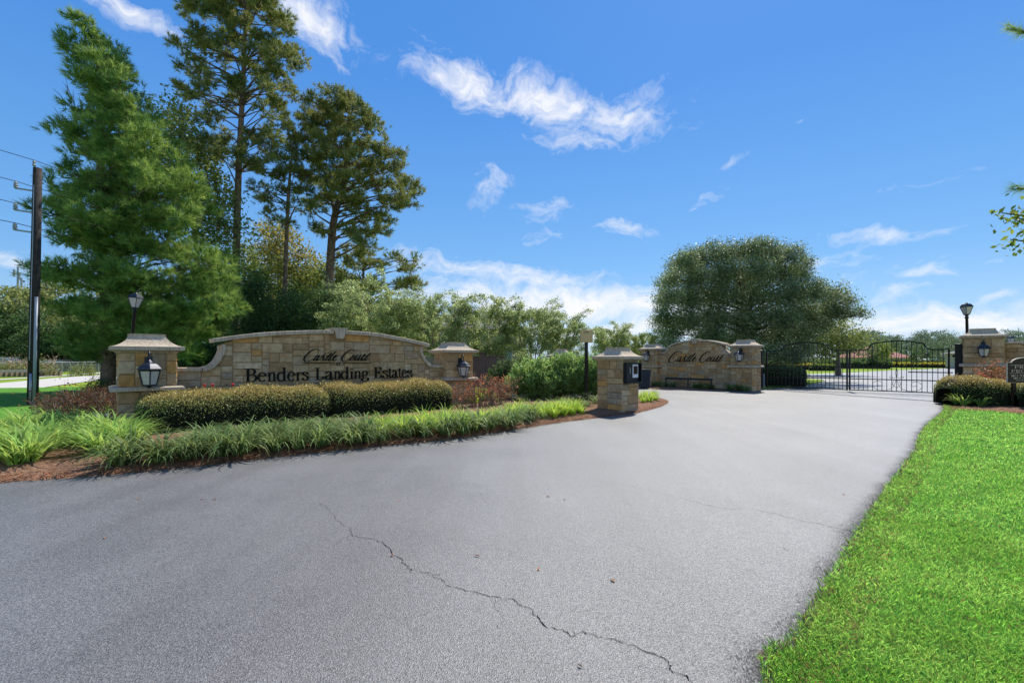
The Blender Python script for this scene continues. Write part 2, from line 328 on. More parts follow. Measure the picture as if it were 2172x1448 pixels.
def asphalt():
    m = bpy.data.materials.new('asphalt'); m.use_nodes = True; nt = m.node_tree; N = nt.nodes; L = nt.links
    bs = N['Principled BSDF']; tc = N.new('ShaderNodeTexCoord')
    bs.inputs['Specular IOR Level'].default_value = 0.72
    v1 = N.new('ShaderNodeTexVoronoi'); v1.inputs['Scale'].default_value = 165; L.new(tc.outputs['Object'], v1.inputs['Vector'])
    n1 = N.new('ShaderNodeTexNoise'); n1.inputs['Scale'].default_value = 130; n1.inputs['Detail'].default_value = 3; L.new(tc.outputs['Object'], n1.inputs['Vector'])
    n2 = N.new('ShaderNodeTexNoise'); n2.inputs['Scale'].default_value = 0.55; n2.inputs['Detail'].default_value = 5; n2.inputs['Roughness'].default_value = 0.6; L.new(tc.outputs['Object'], n2.inputs['Vector'])
    sp = N.new('ShaderNodeSeparateColor'); L.new(v1.outputs['Color'], sp.inputs[0])
    rp = N.new('ShaderNodeValToRGB'); L.new(sp.outputs[0], rp.inputs[0]); e = rp.color_ramp.elements
    e[0].position = 0.0; e[0].color = (0.064, 0.062, 0.059, 1); e[1].position = 1.0; e[1].color = (0.245, 0.236, 0.227, 1)
    k = e.new(0.55); k.color = (0.144, 0.139, 0.134, 1)
    r2 = N.new('ShaderNodeValToRGB'); L.new(n2.outputs[0], r2.inputs[0]); e = r2.color_ramp.elements
    e[0].position = 0.32; e[0].color = (0.84, 0.84, 0.85, 1); e[1].position = 0.68; e[1].color = (1.12, 1.12, 1.12, 1)
    mx = N.new('ShaderNodeMix'); mx.data_type = 'RGBA'; mx.blend_type = 'MULTIPLY'; mx.inputs[0].default_value = 1; L.new(rp.outputs[0], mx.inputs[6]); L.new(r2.outputs[0], mx.inputs[7])
    mpt = N.new('ShaderNodeMapping'); mpt.inputs['Rotation'].default_value = (0, 0, rad(38)); mpt.inputs['Scale'].default_value = (1.5, 0.09, 1); L.new(tc.outputs['Object'], mpt.inputs[0])
    n3 = N.new('ShaderNodeTexNoise'); n3.inputs['Scale'].default_value = 1; n3.inputs['Detail'].default_value = 4; n3.inputs['Distortion'].default_value = 0.6; L.new(mpt.outputs[0], n3.inputs['Vector'])
    r3 = N.new('ShaderNodeValToRGB'); L.new(n3.outputs[0], r3.inputs[0]); e = r3.color_ramp.elements
    e[0].position = 0.36; e[0].color = (0.88, 0.87, 0.855, 1); e[1].position = 0.66; e[1].color = (1.03, 1.03, 1.03, 1)
    mx3 = N.new('ShaderNodeMix'); mx3.data_type = 'RGBA'; mx3.blend_type = 'MULTIPLY'; mx3.inputs[0].default_value = 1; L.new(mx.outputs[2], mx3.inputs[6]); L.new(r3.outputs[0], mx3.inputs[7])
    L.new(mx3.outputs[2], bs.inputs['Base Color'])
    mr = N.new('ShaderNodeMapRange'); L.new(n2.outputs[0], mr.inputs[0]); mr.inputs[3].default_value = 0.40; mr.inputs[4].default_value = 0.52
    L.new(mr.outputs[0], bs.inputs['Roughness'])
    ad = N.new('ShaderNodeMath'); L.new(v1.outputs['Distance'], ad.inputs[0]); L.new(n1.outputs[0], ad.inputs[1])
    b = N.new('ShaderNodeBump'); b.inputs['Distance'].default_value = 0.0032; b.inputs['Strength'].default_value = 0.8; L.new(ad.outputs[0], b.inputs['Height']); L.new(b.outputs[0], bs.inputs['Normal'])
    return m
M['asphalt'] = asphalt()
M['crack'] = mat('crack', (0.008, 0.008, 0.009), 0.95, 0.0)
M['concrete'] = mat('concrete', (0.46, 0.43, 0.38), 0.85, 0.2, noise=(1.5, 0.2), col2=(0.55, 0.52, 0.47))
M['lawn'] = mat('turf', (0.06, 0.19, 0.02), 0.9, 0.1, noise=(1.3, 0.2), col2=(0.13, 0.30, 0.035), bump=(60, 0.02))
M['lawn_far'] = mat('far turf', (0.15, 0.25, 0.02), 0.9, 0.1, noise=(0.25, 0.15), col2=(0.26, 0.34, 0.035), bump=(20, 0.03))
M['blade'] = leafmat('grass blades', (0.11, 0.36, 0.04), (0.30, 0.56, 0.12), 1.7, 0.5, 0.35, 0.55, 0.25, 0.2)
M['blade_dry'] = leafmat('dry edge grass', (0.2, 0.19, 0.06), (0.36, 0.27, 0.11), 2.0, 0.4, 0.3)
M['mulch'] = mat('mulch', (0.10, 0.05, 0.028), 0.95, 0.1, noise=(18, 0.15), col2=(0.33, 0.19, 0.115), bump=(45, 0.03))
M['wood_pole'] = mat('creosoted pole', (0.022, 0.017, 0.014), 0.85, 0.2, noise=(8, 0.2), col2=(0.06, 0.05, 0.042), bump=(20, 0.01))
M['galv'] = mat('galvanised steel', (0.32, 0.34, 0.36), 0.45, 0.5, metal=0.5)
M['conduit'] = mat('grey conduit', (0.28, 0.31, 0.34), 0.5, 0.4)
M['beige'] = mat('beige sign face', (0.52, 0.40, 0.19), 0.6, 0.3)
M['brown_print'] = mat('brown print', (0.16, 0.10, 0.04), 0.7)
M['sign_brown'] = mat('brown sign board', (0.035, 0.02, 0.013), 0.55, 0.3, noise=(6, 0.2), col2=(0.05, 0.03, 0.02))
M['sign_cream'] = mat('pale pink sign lettering', (0.70, 0.54, 0.42), 0.6)
M['bin'] = mat('dark blue grey plastic', (0.018, 0.027, 0.038), 0.5, 0.4)
M['white'] = mat('white plastic', (0.7, 0.7, 0.7), 0.4, 0.4)
M['screen'] = mat('dark screen', (0.01, 0.012, 0.015), 0.12, 0.6)
M['stucco'] = mat('taupe stucco', (0.27, 0.225, 0.19), 0.9, 0.1, noise=(2, 0.2), col2=(0.31, 0.26, 0.22))
M['roof_grey'] = mat('grey shingles', (0.16, 0.15, 0.145), 0.9, 0.1, noise=(4, 0.2), col2=(0.22, 0.21, 0.2))
M['roof_red'] = mat('red roof tiles', (0.30, 0.13, 0.10), 0.85, 0.1, noise=(3, 0.2), col2=(0.38, 0.18, 0.14))
M['cream_wall'] = mat('cream wall', (0.5, 0.42, 0.32), 0.9, 0.1)
M['window'] = mat('window glass', (0.10, 0.16, 0.22), 0.08, 0.8)
M['yellow_flower'] = leafmat('yellow flowers', (0.28, 0.30, 0.03), (0.6, 0.52, 0.05), 2.0, 0.3, 0.3)
M['plume'] = leafmat('pampas plumes', (0.45, 0.30, 0.2), (0.55, 0.4, 0.28), 2.0, 0.3, 0.3)
M['paint_white'] = mat('white car paint', (0.7, 0.7, 0.72), 0.25, 0.5)
M['paint_black'] = mat('black car paint', (0.02, 0.02, 0.024), 0.2, 0.6)
M['rubber'] = mat('rubber', (0.015, 0.015, 0.015), 0.8)
M['rail'] = mat('weathered guard rail', (0.36, 0.33, 0.30), 0.7, 0.3)
M['paver'] = mat('grey paver', (0.17, 0.175, 0.19), 0.6, 0.4, noise=(20, 0.2), col2=(0.22, 0.225, 0.24))

def brickmat():
    m = bpy.data.materials.new('brick courses'); m.use_nodes = True; N = m.node_tree.nodes; L = m.node_tree.links
    b = N.new('ShaderNodeTexBrick'); tc = N.new('ShaderNodeTexCoord'); mp = N.new('ShaderNodeMapping'); mp.inputs['Rotation'].default_value = (rad(90), 0, 0)
    L.new(tc.outputs['Object'], mp.inputs[0]); L.new(mp.outputs[0], b.inputs[0])
    b.inputs['Color1'].default_value = (0.11, 0.055, 0.04, 1); b.inputs['Color2'].default_value = (0.16, 0.08, 0.055, 1); b.inputs['Mortar'].default_value = (0.2, 0.17, 0.14, 1)
    b.inputs['Scale'].default_value = 4.5; b.inputs['Mortar Size'].default_value = 0.03
    L.new(b.outputs[0], N['Principled BSDF'].inputs['Base Color']); N['Principled BSDF'].inputs['Roughness'].default_value = 0.9
    return m
M['brick'] = brickmat()

# ------------------------------------------------------------------ ground
def sheet(name, pts, z, m, kind='structure', parent=None):
    b = MB(); b.add([(x, y, z) for x, y in pts], [tuple(range(len(pts)))])
    o = b.build(name, m, parent)
    if o.data.polygons[0].normal.z < 0: o.data.flip_normals()
    if parent is None: o['kind'] = kind
    return o
def spline(pts, n=8, closed=False):
    """Catmull-Rom through the points"""
    pts = [np.array(p, float) for p in pts]; out = []; m = len(pts)
    rng = range(m if closed else m - 1)
    for i in rng:
        p0 = pts[(i - 1) % m] if closed or i > 0 else pts[0] * 2 - pts[1]
        p1 = pts[i]; p2 = pts[(i + 1) % m]
        p3 = pts[(i + 2) % m] if closed or i + 2 < m else pts[-1] * 2 - pts[-2]
        for k in range(n):
            t = k / n
            out.append(0.5 * ((2 * p1) + (-p0 + p2) * t + (2 * p0 - 5 * p1 + 4 * p2 - p3) * t * t + (-p0 + 3 * p1 - 3 * p2 + p3) * t ** 3))
    if not closed: out.append(pts[-1])
    return out

terrain = sheet('ground', [(-900, -60), (900, -60), (900, 1500), (-900, 1500)], -0.035, M['lawn_far'])
# right edge of the driveway, from behind the camera to the gate
redge_px = [(1645, 1448), (1700, 1372), (1745, 1290), (1790, 1212), (1822, 1150), (1852, 1100), (1890, 1042), (1925, 990), (1948, 955), (1962, 915), (1982, 893), (2005, 873), (2006, 858)]
redge = [(0.2, -6.0), (0.75, 0.5)] + [G(*p) for p in redge_px]
redge = [tuple(p) for p in spline(redge, 6)]
drv = redge + [(18.55, 19.6), (13.0, 24.7), (11.9, 23.6), (10.4, 24.6), (8.6, 26.6), (6.5, 27.0), (2.0, 25.0), (-4.0, 21.0), (-9.0, 16.8), (-12.0, 12.9), (-12.7, 11.6), (-12.9, 10.7), (-15, 8.0), (-24, 2.0), (-30, -6.0)]
driveway = sheet('driveway', drv, 0.0, M['asphalt'])
road_b = [(13.0, 24.7), (18.55, 19.6), (21.5, 17.2), (60, 28), (90, 64), G(2250, 778), G(2020, 780.5), G(1900, 785), G(1800, 790), G(1675, 794.5), G(1600, 797), (17, 36), (12.9, 28)]
sheet('entrance_road', road_b, -0.004, M['asphalt'])
sheet('lawn_patch', [tuple(p) for p in spline([G(1600, 823), G(1650, 822.5), G(1700, 819), G(1748, 807), G(1720, 803.5), G(1670, 803), G(1600, 803)], 5, True)], 0.012, M['lawn_far'])
# concrete road far left
sheet('concrete_road', [(-60, 17.5), G(0, 835), G(120, 817), G(235, 802.5), (-14, 45), (-14, 60), G(240, 792.8), G(120, 801), G(0, 812), (-60, 27)], -0.004, M['concrete'])
sheet('footpath', [(-60, 33.5), G(0, 805.5), G(120, 797.5), G(250, 789.5), (-20, 62), G(230, 788.3), G(120, 796), G(0, 803.5), (-60, 36)], -0.004, M['concrete'])
lawn_pts = redge + [G(2100, 870), G(2180, 876), G(2300, 880), (24, 4), (14, -6)]
lawn = sheet('lawn', lawn_pts, 0.012, M['lawn'])
lawn_left = sheet('roadside_lawn', [(-13.2, 10.7), (-13.0, 11.6), (-12.3, 12.9), (-9.3, 16.8), (-9, 22), (-14, 33), (-22, 26.0), (-60, 16), (-60, 8), (-15.3, 8.0)], 0.005, M['lawn'])

def inpoly(x, y, poly):
    c = np.zeros(len(x), bool); n = len(poly)
    for i in range(n):
        x1, y1 = poly[i]; x2, y2 = poly[(i + 1) % n]
        if y1 == y2: continue
        c ^= ((y1 > y) != (y2 > y)) & (x < (x2 - x1) * (y - y1) / (y2 - y1) + x1)
    return c
def blades(poly, rings, name, m, hgt=0.05, parent=None):
    out = []
    for (d0, d1, dens, w) in rings:
        bx = [p[0] for p in poly]; by = [p[1] for p in poly]
        x0, x1, y0, y1 = max(min(bx), -d1), min(max(bx), d1), max(min(by), 0.5), min(max(by), d1)
        if x1 <= x0 or y1 <= y0: continue
        n = int((x1 - x0) * (y1 - y0) * dens)
        x = R.uniform(x0, x1, n); y = R.uniform(y0, y1, n); r = np.hypot(x, y)
        ok = (r >= d0) & (r < d1) & (np.abs(x / y) < 1.2); x, y = x[ok], y[ok]
        ok = inpoly(x, y, poly); x, y = x[ok], y[ok]; n = len(x)
        p = np.stack([x, y, np.full(n, 0.008)], 1)
        a = R.uniform(0, 2 * math.pi, n); lean = R.uniform(0.1, 0.9, n); h = hgt * R.uniform(0.5, 1.25, n)
        d = np.stack([np.cos(a) * lean, np.sin(a) * lean, np.ones(n)], 1) * h[:, None]
        s = np.stack([-np.sin(a), np.cos(a), np.zeros(n)], 1) * w * 0.5
        mid = p + d * 0.55; mid[:, 2] += h * 0.05; tip = p + d; tip[:, :2] += (d * 0.3)[:, :2]
        out.append(np.stack([p - s, p + s, mid + s * 0.8, tip, mid - s * 0.8], 1).reshape(-1, 3))
    o = fobj(name, np.concatenate(out), 5, m); o['kind'] = 'stuff'
    return o
g = blades(lawn_pts, [(1.5, 3.6, 19000, 0.003), (3.6, 6, 9000, 0.0044), (6, 10, 3200, 0.0085), (10, 15, 1200, 0.015), (15, 22, 450, 0.028)], 'grass', M['blade'], 0.033)
tag(g, 'bright green mown grass beside the driveway', 'grass')
g = blades(lawn_pts, [(1.5, 3.6, 1500, 0.0034), (3.6, 6, 700, 0.005), (6, 10, 260, 0.009), (10, 18, 80, 0.016)], 'dry_grass', M['blade_dry'], 0.03)
tag(g, 'sparse straw coloured blades and thatch in the right hand lawn', 'dry grass')
# ragged dry blades along the asphalt edge
def edge_strip(poly_line, w_in, w_out):
    a = np.array(poly_line); t = np.gradient(a, axis=0); n = np.stack([t[:, 1], -t[:, 0]], 1); n /= np.linalg.norm(n, axis=1, keepdims=True) + 1e-9
    return [tuple(p) for p in a - n * w_in] + [tuple(p) for p in (a + n * w_out)[::-1]]
vis = [p for p in redge if p[1] > 1.6]
g = blades(edge_strip(vis, 0.05, 0.22), [(1.5, 4, 2600, 0.005), (4, 8, 1200, 0.008), (8, 22, 500, 0.014)], 'dry_grass', M['blade_dry'], 0.035)
tag(g, 'straw coloured dry grass fringe at the asphalt edge', 'dry grass')
g = blades(edge_strip(vis, 0.06, 0.1), [(1.5, 4, 6500, 0.0036), (4, 8, 2800, 0.006), (8, 22, 900, 0.012)], 'edge_grass', M['blade'], 0.045)
tag(g, 'taller green grass overhanging the asphalt edge', 'grass')

# speckled worn edge of the asphalt
def worn_edge():
    m = bpy.data.materials.new('worn asphalt edge'); m.use_nodes = True; N = m.node_tree.nodes; L = m.node_tree.links
    bs = N['Principled BSDF']; bs.inputs['Base Color'].default_value = (0.016, 0.016, 0.018, 1); bs.inputs['Roughness'].default_value = 0.9; bs.inputs['Specular IOR Level'].default_value = 0.1
    at = N.new('ShaderNodeAttribute'); at.attribute_name = 'fade'; tc = N.new('ShaderNodeTexCoord')
    v = N.new('ShaderNodeTexNoise'); v.inputs['Scale'].default_value = 120; v.inputs['Detail'].default_value = 6; L.new(tc.outputs['Object'], v.inputs['Vector'])
    n2 = N.new('ShaderNodeTexNoise'); n2.inputs['Scale'].default_value = 2.2; n2.inputs['Detail'].default_value = 4; L.new(tc.outputs['Object'], n2.inputs['Vector'])
    a = N.new('ShaderNodeMath'); a.operation = 'MULTIPLY_ADD'; L.new(at.outputs['Fac'], a.inputs[0]); a.inputs[1].default_value = 0.42; L.new(v.outputs[0], a.inputs[2])
    b = N.new('ShaderNodeMath'); b.operation = 'MULTIPLY_ADD'; L.new(n2.outputs[0], b.inputs[0]); b.inputs[1].default_value = 0.3; L.new(a.outputs[0], b.inputs[2])
    r = N.new('ShaderNodeMapRange'); L.new(b.outputs[0], r.inputs[0]); r.inputs[1].default_value = 0.86; r.inputs[2].default_value = 1.0; r.inputs[4].default_value = 0.55
    L.new(r.outputs[0], bs.inputs['Alpha']); return m
a = np.array([p for p in redge if p[1] > 0.4]); t = np.gradient(a, axis=0); n = np.stack([-t[:, 1], t[:, 0]], 1); n /= np.linalg.norm(n, axis=1, keepdims=True)
b = MB(); K = 6
for i in range(len(a)):
    for k in range(K):
        q = a[i] + n[i] * (0.3 * k / (K - 1)); b.v.append((q[0], q[1], 0.004))
for i in range(len(a) - 1):
    for k in range(K - 1): b.f.append((i * K + k, i * K + k + 1, (i + 1) * K + k + 1, (i + 1) * K + k))
o = b.build('worn_edge', worn_edge(), driveway)
if o.data.polygons[0].normal.z < 0: o.data.flip_normals()
at = o.data.attributes.new('fade', 'FLOAT', 'POINT'); at.data.foreach_set('value', [1 - (i % K) / (K - 1) for i in range(len(o.data.vertices))])

# cracks across the asphalt
def crack(pxs, w0, w1, seed, name='crack'):
    rr = random.Random(seed); pts = spline([G(*p) for p in pxs], 9); b = MB(); off = 0.0
    L_, R_ = [], []
    for i, p in enumerate(pts):
        t = pts[min(i + 1, len(pts) - 1)] - pts[max(i - 1, 0)]; t = t / (np.linalg.norm(t) + 1e-9); n = np.array([-t[1], t[0]])
        off = off * 0.6 + rr.uniform(-1, 1) * 0.019; w = (w0 + (w1 - w0) * i / len(pts)) * rr.uniform(0.3, 1.2) * .6
        q = p + n * off; L_.append(q + n * w); R_.append(q - n * w)
    for l, r in zip(L_, R_): b.v += [(l[0], l[1], 0.004), (r[0], r[1], 0.004)]
    b.f = [(2 * i, 2 * i + 1, 2 * i + 3, 2 * i + 2) for i in range(len(L_) - 1)]
    o = b.build(name, M['crack'], driveway)
    if o.data.polygons[0].normal.z < 0: o.data.flip_normals()
crack([(690, 1072), (715, 1102), (740, 1118), (745, 1135), (805, 1147), (835, 1180), (865, 1200), (872, 1213)], 0.0025, 0.006, 1)
crack([(870, 1205), (900, 1216), (935, 1226)], 0.003, 0.003, 21)
crack([(1215, 1340), (1250, 1348)], 0.004, 0.004, 22)
crack([(1040, 1265), (1060, 1300), (1052, 1335)], 0.002, 0.0008, 23)
crack([(745, 1135), (700, 1160), (640, 1168)], 0.0015, 0.0008, 24)
crack([(850, 1110), (930, 1080), (1010, 1050), (1080, 1040)], 0.001, 0.001, 25)
crack([(890, 1212), (930, 1222), (965, 1248), (1040, 1265), (1088, 1277), (1130, 1300), (1170, 1325), (1222, 1347)], 0.003, 0.006, 2)
crack([(1238, 1336), (1265, 1352), (1325, 1365), (1390, 1393), (1430, 1424), (1475, 1452), (1500, 1475)], 0.003, 0.007, 3)
crack([(1200, 1010), (1260, 1020), (1330, 1030), (1400, 1045), (1460, 1060), (1530, 1077), (1600, 1080), (1680, 1098), (1750, 1115), (1820, 1130)], 0.001, 0.005, 4)
crack([(1370, 975), (1420, 995), (1500, 1015), (1545, 1038)], 0.001, 0.002, 5)
crack([(1660, 1160), (1685, 1172)], 0.003, 0.002, 6)
crack([(1080, 920), (1250, 905), (1420, 890), (1600, 870)], 0.001, 0.002, 8)

# dark strip with thin grey slabs and open gaps, in front of the gate
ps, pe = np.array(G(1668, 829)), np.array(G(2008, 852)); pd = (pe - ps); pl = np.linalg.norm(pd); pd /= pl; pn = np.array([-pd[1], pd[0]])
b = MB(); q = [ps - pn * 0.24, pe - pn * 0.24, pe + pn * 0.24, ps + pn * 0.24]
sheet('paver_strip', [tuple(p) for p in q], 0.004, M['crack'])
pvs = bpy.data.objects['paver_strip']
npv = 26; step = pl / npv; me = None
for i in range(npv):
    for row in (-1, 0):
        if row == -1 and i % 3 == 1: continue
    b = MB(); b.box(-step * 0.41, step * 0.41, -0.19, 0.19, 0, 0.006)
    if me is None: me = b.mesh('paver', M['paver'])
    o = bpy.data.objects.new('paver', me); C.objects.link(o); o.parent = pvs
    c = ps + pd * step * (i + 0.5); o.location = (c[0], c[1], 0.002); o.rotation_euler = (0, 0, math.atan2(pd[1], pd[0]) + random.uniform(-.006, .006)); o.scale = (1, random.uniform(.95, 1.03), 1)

# planting bed (raised, mulched island)
bed_front_px = [(-90, 1030), (0, 1023), (200, 1009), (400, 990), (600, 967), (800, 946), (960, 930), (1100, 909), (1200, 894), (1300, 882), (1357, 874), (1400, 862), (1417, 852)]
bed_front = [G(*p) for p in bed_front_px]
bed_poly = bed_front + [G(1402, 845), G(1350, 842), (3.4, 18.6), (0.5, 18.3), (-3.5, 16.6), (-7.0, 13.9), (-9.3, 11.4), (-10.2, 10.0), G(-30, 935)]
bed_poly = [tuple(p) for p in spline(bed_poly, 5, True)]
def bed(poly, name, hgt, m, step=0.22):
    xs = [p[0] for p in poly]; ys = [p[1] for p in poly]; pa = np.array(poly)
    X, Y = np.meshgrid(np.arange(min(xs) - .3, max(xs) + .3, step), np.arange(min(ys) - .3, max(ys) + .3, step))
    pts = np.stack([X.ravel(), Y.ravel()], 1)
    # distance to outline
    d = np.full(len(pts), 9.0); B_ = np.roll(pa, -1, 0)
    for a_, b_ in zip(pa, B_):
        ab = b_ - a_; t = np.clip(((pts - a_) @ ab) / (ab @ ab + 1e-9), 0, 1); d = np.minimum(d, np.linalg.norm(pts - (a_ + t[:, None] * ab), axis=1))
    ins = inpoly(pts[:, 0], pts[:, 1], poly); sd_ = np.where(ins, d, -d)
    z = np.where(sd_ > 0, hgt * (1 - np.exp(-sd_ / 0.35)) + 0.008, sd_ * 0.25) + R.normal(size=len(pts)) * 0.006 * (sd_ > 0)
    nx = X.shape[1]; ny = X.shape[0]; b = MB(); b.v = [(p[0], p[1], zz) for p, zz in zip(pts, z)]
    for j in range(ny - 1):
        for i in range(nx - 1):
            q = (j * nx + i, j * nx + i + 1, (j + 1) * nx + i + 1, (j + 1) * nx + i)
            if max(sd_[k] for k in q) > 0: b.f.append(q)
    o = b.build(name, m, None, smooth=True); o['kind'] = 'structure'; return o
bed(bed_poly, 'mulch_bed', 0.10, M['mulch'], 0.16)
rbed_poly = [G(2004, 860), G(2012, 868), G(2060, 869), G(2100, 872), G(2172, 879), G(2260, 884), (21, 13.5), (21, 19), (18.0, 18.7), (16.6, 17.4)]
bed(rbed_poly, 'mulch_bed', 0.06, M['mulch'], 0.2)
wbed_poly = [G(1366, 824), G(1400, 826), G(1480, 827.5), G(1560, 828.5), G(1606, 829), (12.6, 24.3), (11.0, 24.5), (8.5, 27.5), (6.6, 27.6)]
bed(wbed_poly, 'mulch_bed', 0.05, M['mulch'], 0.2)
# pine straw lying on the bed edges
def straw(poly, n, name, near=None):
    xs = [p[0] for p in poly]; ys = [p[1] for p in poly]
    x = R.uniform(min(xs), max(xs), n * 6); y = R.uniform(min(ys), max(ys), n * 6)
    ok = inpoly(x, y, poly); x, y = x[ok][:n], y[ok][:n]
    p = np.stack([x, y, R.uniform(0.012, 0.06, len(x))], 1); a = R.uniform(0, 6.28, len(x)); l = R.uniform(0.05, 0.16, len(x))[:, None]
    d = np.stack([np.cos(a), np.sin(a), R.uniform(-.15, .25, len(x))], 1); s = np.stack([-np.sin(a), np.cos(a), np.zeros(len(x))], 1) * 0.004
    V = np.stack([p - s, p + s, p + d * l + s, p + d * l - s], 1).reshape(-1, 3); V[:, 2] += 0.0
    o = fobj(name, V, 4, M['straw']); o['kind'] = 'stuff'; return o
fe = np.array([tuple(p) for p in spline(bed_front, 6)])
st = straw([tuple(p) for p in fe + np.array([0.03, -0.05])] + [tuple(p) for p in (fe + np.array([-0.35, 1.1]))[::-1]], 16000, 'pine_straw')
V = np.array([v.co for v in st.data.vertices]); 
tag(st, 'loose orange brown pine straw along the bed edge', 'pine straw')
st = straw([G(1998, 862), G(2010, 872), G(2100, 875), G(2172, 882), G(2172, 866), G(2050, 858)], 1500, 'pine_straw')
tag(st, 'pine straw under the right hand hedge', 'pine straw')
# fallen leaves and chips on the asphalt
b = MB()
for px, py in [(292, 1058), (428, 1060), (455, 1060), (222, 1141), (680, 1070), (832, 1179), (848, 1063), (1162, 1053), (1197, 1060), (1012, 1180), (1300, 1232), (1230, 1414), (1142, 1208), (1540, 897), (1462, 861), (1790, 1049)]:
    x, y = G(px, py); a = random.uniform(0, 3.1); l = random.uniform(.012, .03); c, s = math.cos(a) * l, math.sin(a) * l
    b.add([(x - c, y - s, .006), (x + s * .4, y - c * .4, .012), (x + c, y + s, .009), (x - s * .4, y + c * .4, .014)], [(0, 1, 2, 3)])
o = b.build('leaf_litter', M['straw']); tag(o, 'few scattered dry leaf scraps on the asphalt', 'leaf litter', kind='stuff')

# ------------------------------------------------------------------ stonework
PAL = [((0.51, 0.365, 0.195), 5), ((0.56, 0.42, 0.245), 5), ((0.45, 0.35, 0.225), 3), ((0.56, 0.32, 0.115), 2), ((0.42, 0.285, 0.15), 3), ((0.62, 0.49, 0.31), 2), ((0.41, 0.345, 0.24), 2), ((0.52, 0.38, 0.215), 4)]
def stone_col(rr):
    c = rr.choices([p[0] for p in PAL], [p[1] for p in PAL])[0]; k = rr.uniform(0.86, 1.1); return (c[0] * k, c[1] * k, c[2] * k, 1)
def ashlar(w, h, cell, rr, wr=(3, 8), hr=(2, 4)):
    nx, nz = max(1, round(w / cell)), max(1, round(h / cell)); occ = [[False] * nx for _ in range(nz)]; out = []
    for j in range(nz):
        i = 0
        while i < nx:
            if occ[j][i]: i += 1; continue
            free = 0
            while i + free < nx and not occ[j][i + free]: free += 1
            ww = min(rr.randint(*wr), free)
            if free - ww == 1: ww = free if free <= wr[1] + 1 else ww - 1
            hh = min(rr.randint(*hr), nz - j)
            if nz - j - hh == 1: hh = max(1, min(hh + 1, nz - j))
            for jj in range(hh):
                if any(occ[j + jj][i + k] for k in range(ww)): hh = jj; break
            for jj in range(hh):
                for k in range(ww): occ[j + jj][i + k] = True
            out.append((i * w / nx, (i + ww) * w / nx, j * h / nz, (j + hh) * h / nz)); i += ww
    return out
def stone_block(x0, x1, z0, z1, top, rr, proud=0.024, gap=0.0055):
    """one dressed stone in a wall face: local x along the wall, -y outwards"""
    x0 += gap; x1 -= gap; z0 += gap; z1 -= gap
    bv = min(0.014, (x1 - x0) * .2); cols = [x0, x0 + bv, (x0 + x1) / 2 + rr.uniform(-.1, .1) * (x1 - x0), x1 - bv, x1]
    zt = [min(z1, top(c) - gap) if top else z1 for c in cols]
    if max(zt) < z0 + 0.03: return None
    zt = [max(z, z0 + 0.012) for z in zt]
    b = MB(); n = len(cols)
    rows = 4
    for i, c in enumerate(cols):
        hz = zt[i] - z0; bz = min(0.014, hz * .25)
        for j, z in enumerate((z0, z0 + bz, zt[i] - bz, zt[i])):
            edge = i in (0, n - 1) or j in (0, rows - 1)
            y = -(0.006 + rr.uniform(0, .004)) if edge else -(proud * rr.uniform(0.6, 1.35))
            jx = rr.uniform(-.003, .003); b.v.append((c + jx, y, z + rr.uniform(-.003, .003)))
    for i in range(n - 1):
        for j in range(rows - 1): b.f.append((i * rows + j, (i + 1) * rows + j, (i + 1) * rows + j + 1, i * rows + j + 1))
    ring = [i * rows for i in range(n)] + [(n - 1) * rows + j for j in range(1, rows)] + [i * rows + rows - 1 for i in range(n - 2, -1, -1)] + [j for j in range(rows - 2, 0, -1)]
    base = len(b.v)
    for k in ring: x, y, z = b.v[k]; b.v.append((x, 0.006, z))
    m = len(ring)
    for k in range(m): b.f.append((ring[k], base + k, base + (k + 1) % m, ring[(k + 1) % m]))
    return b
def square_lathe(b, prof, cx=0, cy=0):
    vs = []
    for r, z in prof: vs += [(cx - r, cy - r, z), (cx + r, cy - r, z), (cx + r, cy + r, z), (cx - r, cy + r, z)]
    m = len(prof)
    fs = [(i * 4 + k, i * 4 + (k + 1) % 4, (i + 1) * 4 + (k + 1) % 4, (i + 1) * 4 + k) for i in range(m - 1) for k in range(4)]
    b.add(vs, fs + [(3, 2, 1, 0), tuple((m - 1) * 4 + k for k in range(4))]); return b
